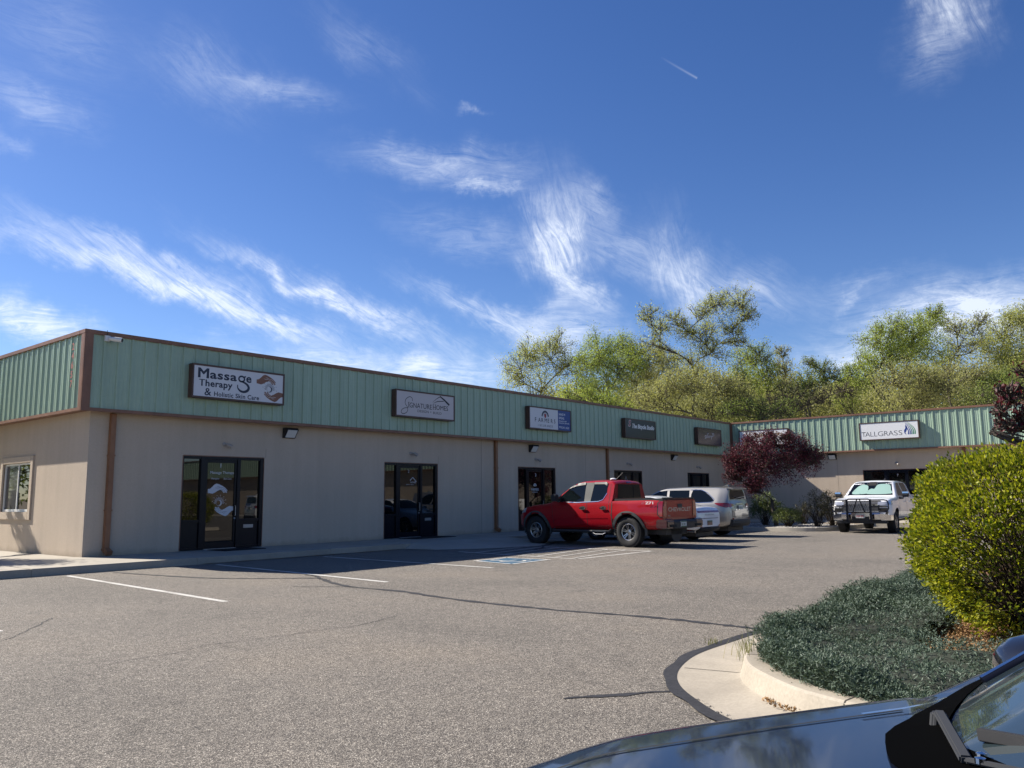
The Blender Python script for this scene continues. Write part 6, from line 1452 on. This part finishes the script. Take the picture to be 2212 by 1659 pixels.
# purple plum at the right edge, on the island behind the big bush
b0 = np.array([12.0, 0.2, 0.13])
bl = [(at(x, y, 10.2+dz), r*10/1757.0) for x, y, r, dz in ((2190, 865, 34, 0), (2165, 895, 22, 0.1), (2170, 850, 18, 0), (2240, 830, 46, 0.3), (2160, 925, 16, 0.2), (2200, 930, 26, 0.1), (2175, 925, 20, 0.0), (2215, 915, 30, 0.1), (2185, 845, 16, 0.1), (2260, 900, 50, 0.2), (2300, 850, 60, 0), (2320, 780, 60, 0), (2270, 770, 36, 0), (2232, 762, 12, 0.1), (2145, 938, 9, 0.1), (2380, 850, 60, 0))]
tree('purple leaved plum tree reaching in at the right edge above the bush', b0, bl, PLUM, bark=BARK, seed=63, leaf=0.056, dens=0.62, trunk_r=0.035, twig=1.3, name='plum_tree', group='purple plum trees')
# shrubs in the corner bed
SHG = leaf_mat('shrub_leaf_green', (0.07, 0.10, 0.03), (0.17, 0.20, 0.07), 0.25); SHD = leaf_mat('shrub_leaf_dull', (0.045, 0.05, 0.025), (0.12, 0.10, 0.05), 0.2)
def bedshrub(label, px, depth, w, h, m, seed, n=3200, leaf=0.055, bark=TWIG, low=-0.6, shell=0.25):
    p = at(px, 1140, depth); shrub('shrub', label, (p[0], p[1], 0.11), (p[0], p[1], 0.11+h*0.55), w/2, w/2, h*0.5, n, leaf, m, bark, stems=40, seed=seed, shell=shell, group='shrubs in the corner bed', low=low, clump=0.05)
bedshrub('rounded light green shrub in the corner bed, in front of the plum trunk', 1703, 33.0, 1.15, 0.75, SHG, 21)
bedshrub('taller green shrub under the purple tree beside the silver suv', 1655, 34.6, 1.3, 1.3, SHG, 22, n=3000, leaf=0.07, shell=0.35)
bedshrub('sparse twiggy shrub between the green shrub and the white pickup', 1768, 32.6, 1.15, 1.45, SHD, 23, n=1700, leaf=0.05, shell=0.4)
bedshrub('dark brownish shrub beside the white pickup front', 1800, 33.2, 1.2, 1.35, SHD, 24, n=3200, leaf=0.05, shell=0.3)
bedshrub('small bare shrub low in front of the sunlit wall', 1738, 35.4, 0.9, 1.0, SHD, 25, n=900, leaf=0.05, shell=0.4)
# river stones in the corner bed
rng = np.random.default_rng(8)
def pebbles(name, label, pts, smin, smax, m, z):
    V = []; F = []; base = 0
    ico = [(0, 0, 1), (0.9, 0, 0.1), (0.28, 0.86, 0.1), (-0.73, 0.53, 0.05), (-0.73, -0.53, 0.1), (0.28, -0.86, 0.05), (0, 0, -0.6)]
    fa = [(0, 1, 2), (0, 2, 3), (0, 3, 4), (0, 4, 5), (0, 5, 1), (6, 2, 1), (6, 3, 2), (6, 4, 3), (6, 5, 4), (6, 1, 5)]
    ico = np.array(ico); n = len(pts); s = rng.uniform(smin, smax, n); a = rng.uniform(0, 6.28, n)
    X = ico[None, :, 0]*np.cos(a)[:, None]-ico[None, :, 1]*np.sin(a)[:, None]*0.7; Y = ico[None, :, 0]*np.sin(a)[:, None]+ico[None, :, 1]*np.cos(a)[:, None]*0.7
    Z = np.broadcast_to(ico[None, :, 2]*0.5, X.shape)
    Vv = np.stack([pts[:, 0:1]+X*s[:, None], pts[:, 1:2]+Y*s[:, None], z+Z*s[:, None]], -1).reshape(-1, 3)
    Fv = (np.array(fa)[None]+7*np.arange(n)[:, None, None]).reshape(-1, 3)
    return tag(link(name, np_mesh(name, Vv, Fv), m), label, 'stones', kind='stuff')
STONE = leaf_mat('river_stone', (0.16, 0.15, 0.135), (0.42, 0.40, 0.37), 0.0, 0.8)
pts = np.stack([rng.uniform(31.7, 36.5, 5200), rng.uniform(11.2, 17.2, 5200)], 1); pebbles('stones', 'grey river stones covering the corner bed', pts, 0.03, 0.075, STONE, 0.12)
# bits of pale gravel along the gutter edge, and dry leaves in the gutter
i_ = rng.integers(60, 92, 150); q_ = offset_path(KP, 0.50)[i_]+rng.normal(size=(150, 2))*0.012
pebbles('gravel', 'pale gravel bits along the gutter edge', q_, 0.004, 0.010, STONE, 0.014)
DRY = leaf_mat('dry_leaf', (0.16, 0.085, 0.035), (0.40, 0.25, 0.12), 0.1, 0.8)
base_ = offset_path(KP, 0.06); sel = [k for k in range(len(KP)) if 1.6 < KP[k][1] < 2.35 and KP[k][0] < 5.7]
P = np.array([[*base_[sel[rng.integers(len(sel))]], 0.018] for _ in range(170)]); P[:, :2] += rng.normal(size=(170, 2))*0.03; P[:, 2] += rng.uniform(0, 0.02, 170)
tag(link('dry_leaves', leaves_mesh('dry_leaves', P, 0.03, 0.014, up=2.0, rng=rng), DRY), 'small drift of dry brown leaves in the gutter', 'leaves', kind='stuff')
P = np.stack([rng.uniform(6.9, 10.0, 14000), rng.uniform(0.2, 2.3, 14000), rng.uniform(0.122, 0.15, 14000)], 1)
tag(link('leaf_mulch', leaves_mesh('leaf_mulch', P, 0.03, 0.016, up=2.5, rng=rng), DRY), 'brown leaf litter under the golden bush', 'leaf litter', kind='stuff')
# ---------------------------------------------------------------- creeping juniper mat
JUN = leaf_mat('juniper_needles', (0.034, 0.058, 0.037), (0.120, 0.165, 0.120), 0.12, 0.55, 0.3)
def juniper():
    rng = np.random.default_rng(17); n = 43000
    x = rng.uniform(5.15, 12.5, n*2); y = rng.uniform(-1.6, 3.35, n*2); x[:14000] = rng.uniform(6.9, 12.5, 14000); y[:14000] = rng.uniform(2.7, 3.35, 14000)
    eo = offset_path(KP, -1.0)-np.array(KP); ie = rng.integers(34, len(KP)-8, 9000); ue = rng.uniform(0.13, 0.42, 9000); x[14000:23000] = np.array(KP)[ie, 0]+eo[ie, 0]*ue+rng.normal(size=9000)*0.03; y[14000:23000] = np.array(KP)[ie, 1]+eo[ie, 1]*ue+rng.normal(size=9000)*0.03
    # signed region: inside the kerb, clear of the litter patch
    kp = np.array(KP); 
    edge_x = np.interp(y, kp[::-1, 1][kp[::-1, 1].argsort()], kp[::-1, 0][kp[::-1, 1].argsort()]) if False else None
    from_c = []
    kx, ky = kp[:, 0], kp[:, 1]
    off = offset_path(kp, -0.10)
    def inside(px, py, q):
        c_ = np.zeros(len(px), bool); poly = np.vstack([q, [[22, -8]]]); m = len(poly); j = m-1
        for i in range(m):
            xi, yi = poly[i]; xj, yj = poly[j]
            with np.errstate(divide='ignore', invalid='ignore'): cond = ((yi > py) != (yj > py)) & (px < (xj-xi)*(py-yi)/(yj-yi+1e-12)+xi)
            c_ ^= cond; j = i
        return c_
    wob = 0.10*np.sin(x*5.0)+0.07*np.sin(y*7.0+x*3)
    ok = inside(x+0.0, y, offset_path(kp, -0.12)); far = (y > 2.4) & (x > 6.95); ok |= inside(x, y-0.0, offset_path(kp, 0.16)) & far & (y < 3.2+wob)
    lit = ((x-8.1)/1.0)**2+((y-1.35)/0.50)**2 < 1+wob*2.0; lit |= ((x-9.3)/1.3)**2+((y-1.0)/0.9)**2 < 1
    gap = (np.hypot((x-6.55), (y-2.72)) < 0.16)
    ok &= ~lit & ~gap; x, y = x[ok][:n], y[ok][:n]; n = len(x)
    from math import pi
    hgt = 0.14+0.06*np.sin(x*2.3+1)*np.cos(y*2.9)+0.05*np.sin(x*7.1)*np.sin(y*6.3+2)+0.05*np.clip(x-7, 0, 2)
    z = 0.12+hgt*rng.uniform(0.0, 1.0, n)**0.6
    # local edge droop
    az_ = rng.uniform(0, 2*pi, n); sl = rng.uniform(0.25, 0.95, n); L = rng.uniform(0.05, 0.11, n)
    D = np.stack([np.cos(az_)*np.cos(sl), np.sin(az_)*np.cos(sl), np.sin(sl)], 1)
    drop = np.clip((y-2.92)/0.28, 0, 1)*(x > 6.95)*0.12; z = z-drop*rng.uniform(0, 1.4, n)
    P0 = np.stack([x, y, np.maximum(z, 0.03)], 1)-D*L[:, None]*0.4
    ek = kp[60:]; dk = np.array([np.min(np.hypot(ek[:, 0]-a, ek[:, 1]-b)) for a, b in zip(x, y)]); nr = np.clip(1-(dk-0.1)/0.35, 0, 1)*(y < 2.7); P0[:, 2] -= nr*0.10*rng.uniform(0, 1, n)*(hgt/0.2); P0[:, 2] = np.maximum(P0[:, 2], 0.125)*1.0 if False else P0[:, 2]
    out_ = offset_path(kp, 1.0)-kp; ii_ = np.array([60+np.argmin(np.hypot(ek[:, 0]-a, ek[:, 1]-b)) for a, b in zip(x, y)]); P0[:, :2] += out_[ii_][:, :2]*((nr*0.04)*rng.uniform(0, 1, n))[:, None]
    m = 7; allP = []; allD = []; allL = []
    S = np.cross(D, np.array([0, 0, 1.0])); S /= np.linalg.norm(S, axis=1)[:, None]; U = np.cross(S, D)
    for k in range(m):
        t = (k+0.5)/m; sd = 1 if k % 2 else -1; ph = rng.uniform(-1.2, 1.2, n)[:, None]
        d = D*0.85+(S*np.cos(ph)+U*np.sin(ph))*sd*0.65
        d /= np.linalg.norm(d, axis=1)[:, None]; ll = (0.030*(1-0.45*t)+0.008)*rng.uniform(0.8, 1.2, n)
        allP.append(P0+D*(L*t)[:, None]+d*ll[:, None]*0.5); allD.append(d); allL.append(ll)
    P = np.concatenate(allP); D_ = np.concatenate(allD); L_ = np.concatenate(allL)
    w = np.cross(D_, rng.normal(size=P.shape)); w /= np.linalg.norm(w, axis=1)[:, None]; ww = 0.0068
    a = P-D_*L_[:, None]*0.5; b = P+w*ww*0.5; c = P+D_*L_[:, None]*0.5; e = P-w*ww*0.5
    V = np.stack([a, b, c, e], 1).reshape(-1, 3)
    tag(link('juniper_mat', np_mesh('juniper_mat', V, np.arange(len(V)).reshape(-1, 4)), JUN), 'dense blue green creeping juniper covering the island', 'juniper', kind='stuff')
    # dark woody under-layer so no soil shows through
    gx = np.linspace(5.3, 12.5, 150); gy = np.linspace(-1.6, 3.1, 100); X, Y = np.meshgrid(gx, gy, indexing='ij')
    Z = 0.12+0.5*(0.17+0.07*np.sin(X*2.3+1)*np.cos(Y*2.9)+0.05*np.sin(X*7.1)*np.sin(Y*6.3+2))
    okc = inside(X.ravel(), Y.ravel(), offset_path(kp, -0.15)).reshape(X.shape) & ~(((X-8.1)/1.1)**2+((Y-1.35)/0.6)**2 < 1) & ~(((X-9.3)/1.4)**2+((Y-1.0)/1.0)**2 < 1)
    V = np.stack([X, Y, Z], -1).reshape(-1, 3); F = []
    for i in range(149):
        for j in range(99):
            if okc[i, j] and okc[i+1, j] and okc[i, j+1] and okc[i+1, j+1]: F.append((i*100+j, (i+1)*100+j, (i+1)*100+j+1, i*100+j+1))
    tag(link('juniper_mat', np_mesh('juniper_mat', V, F), mat('juniper_underlayer', (0.018, 0.024, 0.014), 0.95)), 'woody under layer of the creeping juniper', 'juniper', kind='stuff')
juniper()
GR = leaf_mat('weed_grass', (0.10, 0.13, 0.03), (0.25, 0.22, 0.08), 0.3)
def weeds(name, label, c, n, h, sp, seed, m=GR):
    rng = np.random.default_rng(seed); V = []
    for i in range(n):
        p = np.array(c)+np.append(rng.normal(size=2)*sp, 0); a = rng.uniform(0, 6.28); d = np.array([math.cos(a), math.sin(a), 0]); hh = h*rng.uniform(0.5, 1.1); w = np.array([-d[1], d[0], 0])*0.0025
        m1 = p+d*hh*0.15+np.array([0, 0, hh*0.6]); e = p+d*hh*0.45+np.array([0, 0, hh]); V += [p-w, p+w, m1+w, m1-w, m1-w, m1+w, e+w*0.2, e-w*0.2]
    tag(link(name, np_mesh(name, V, np.arange(len(V)).reshape(-1, 4)), m), label, 'weeds')
weeds('weed_tuft', 'thin dry weeds growing beside the kerb gap of the island', (6.85, 3.1, 0.01), 26, 0.17, 0.10, 5)
weeds('weed_tuft', 'small dry weeds at the inner kerb edge, left tip of the juniper', (6.45, 2.86, 0.14), 30, 0.15, 0.07, 6)
weeds('weed_tuft', 'little green weed rooted in the black sealant of the kerb', (7.35, 3.66, 0.01), 22, 0.07, 0.05, 7)
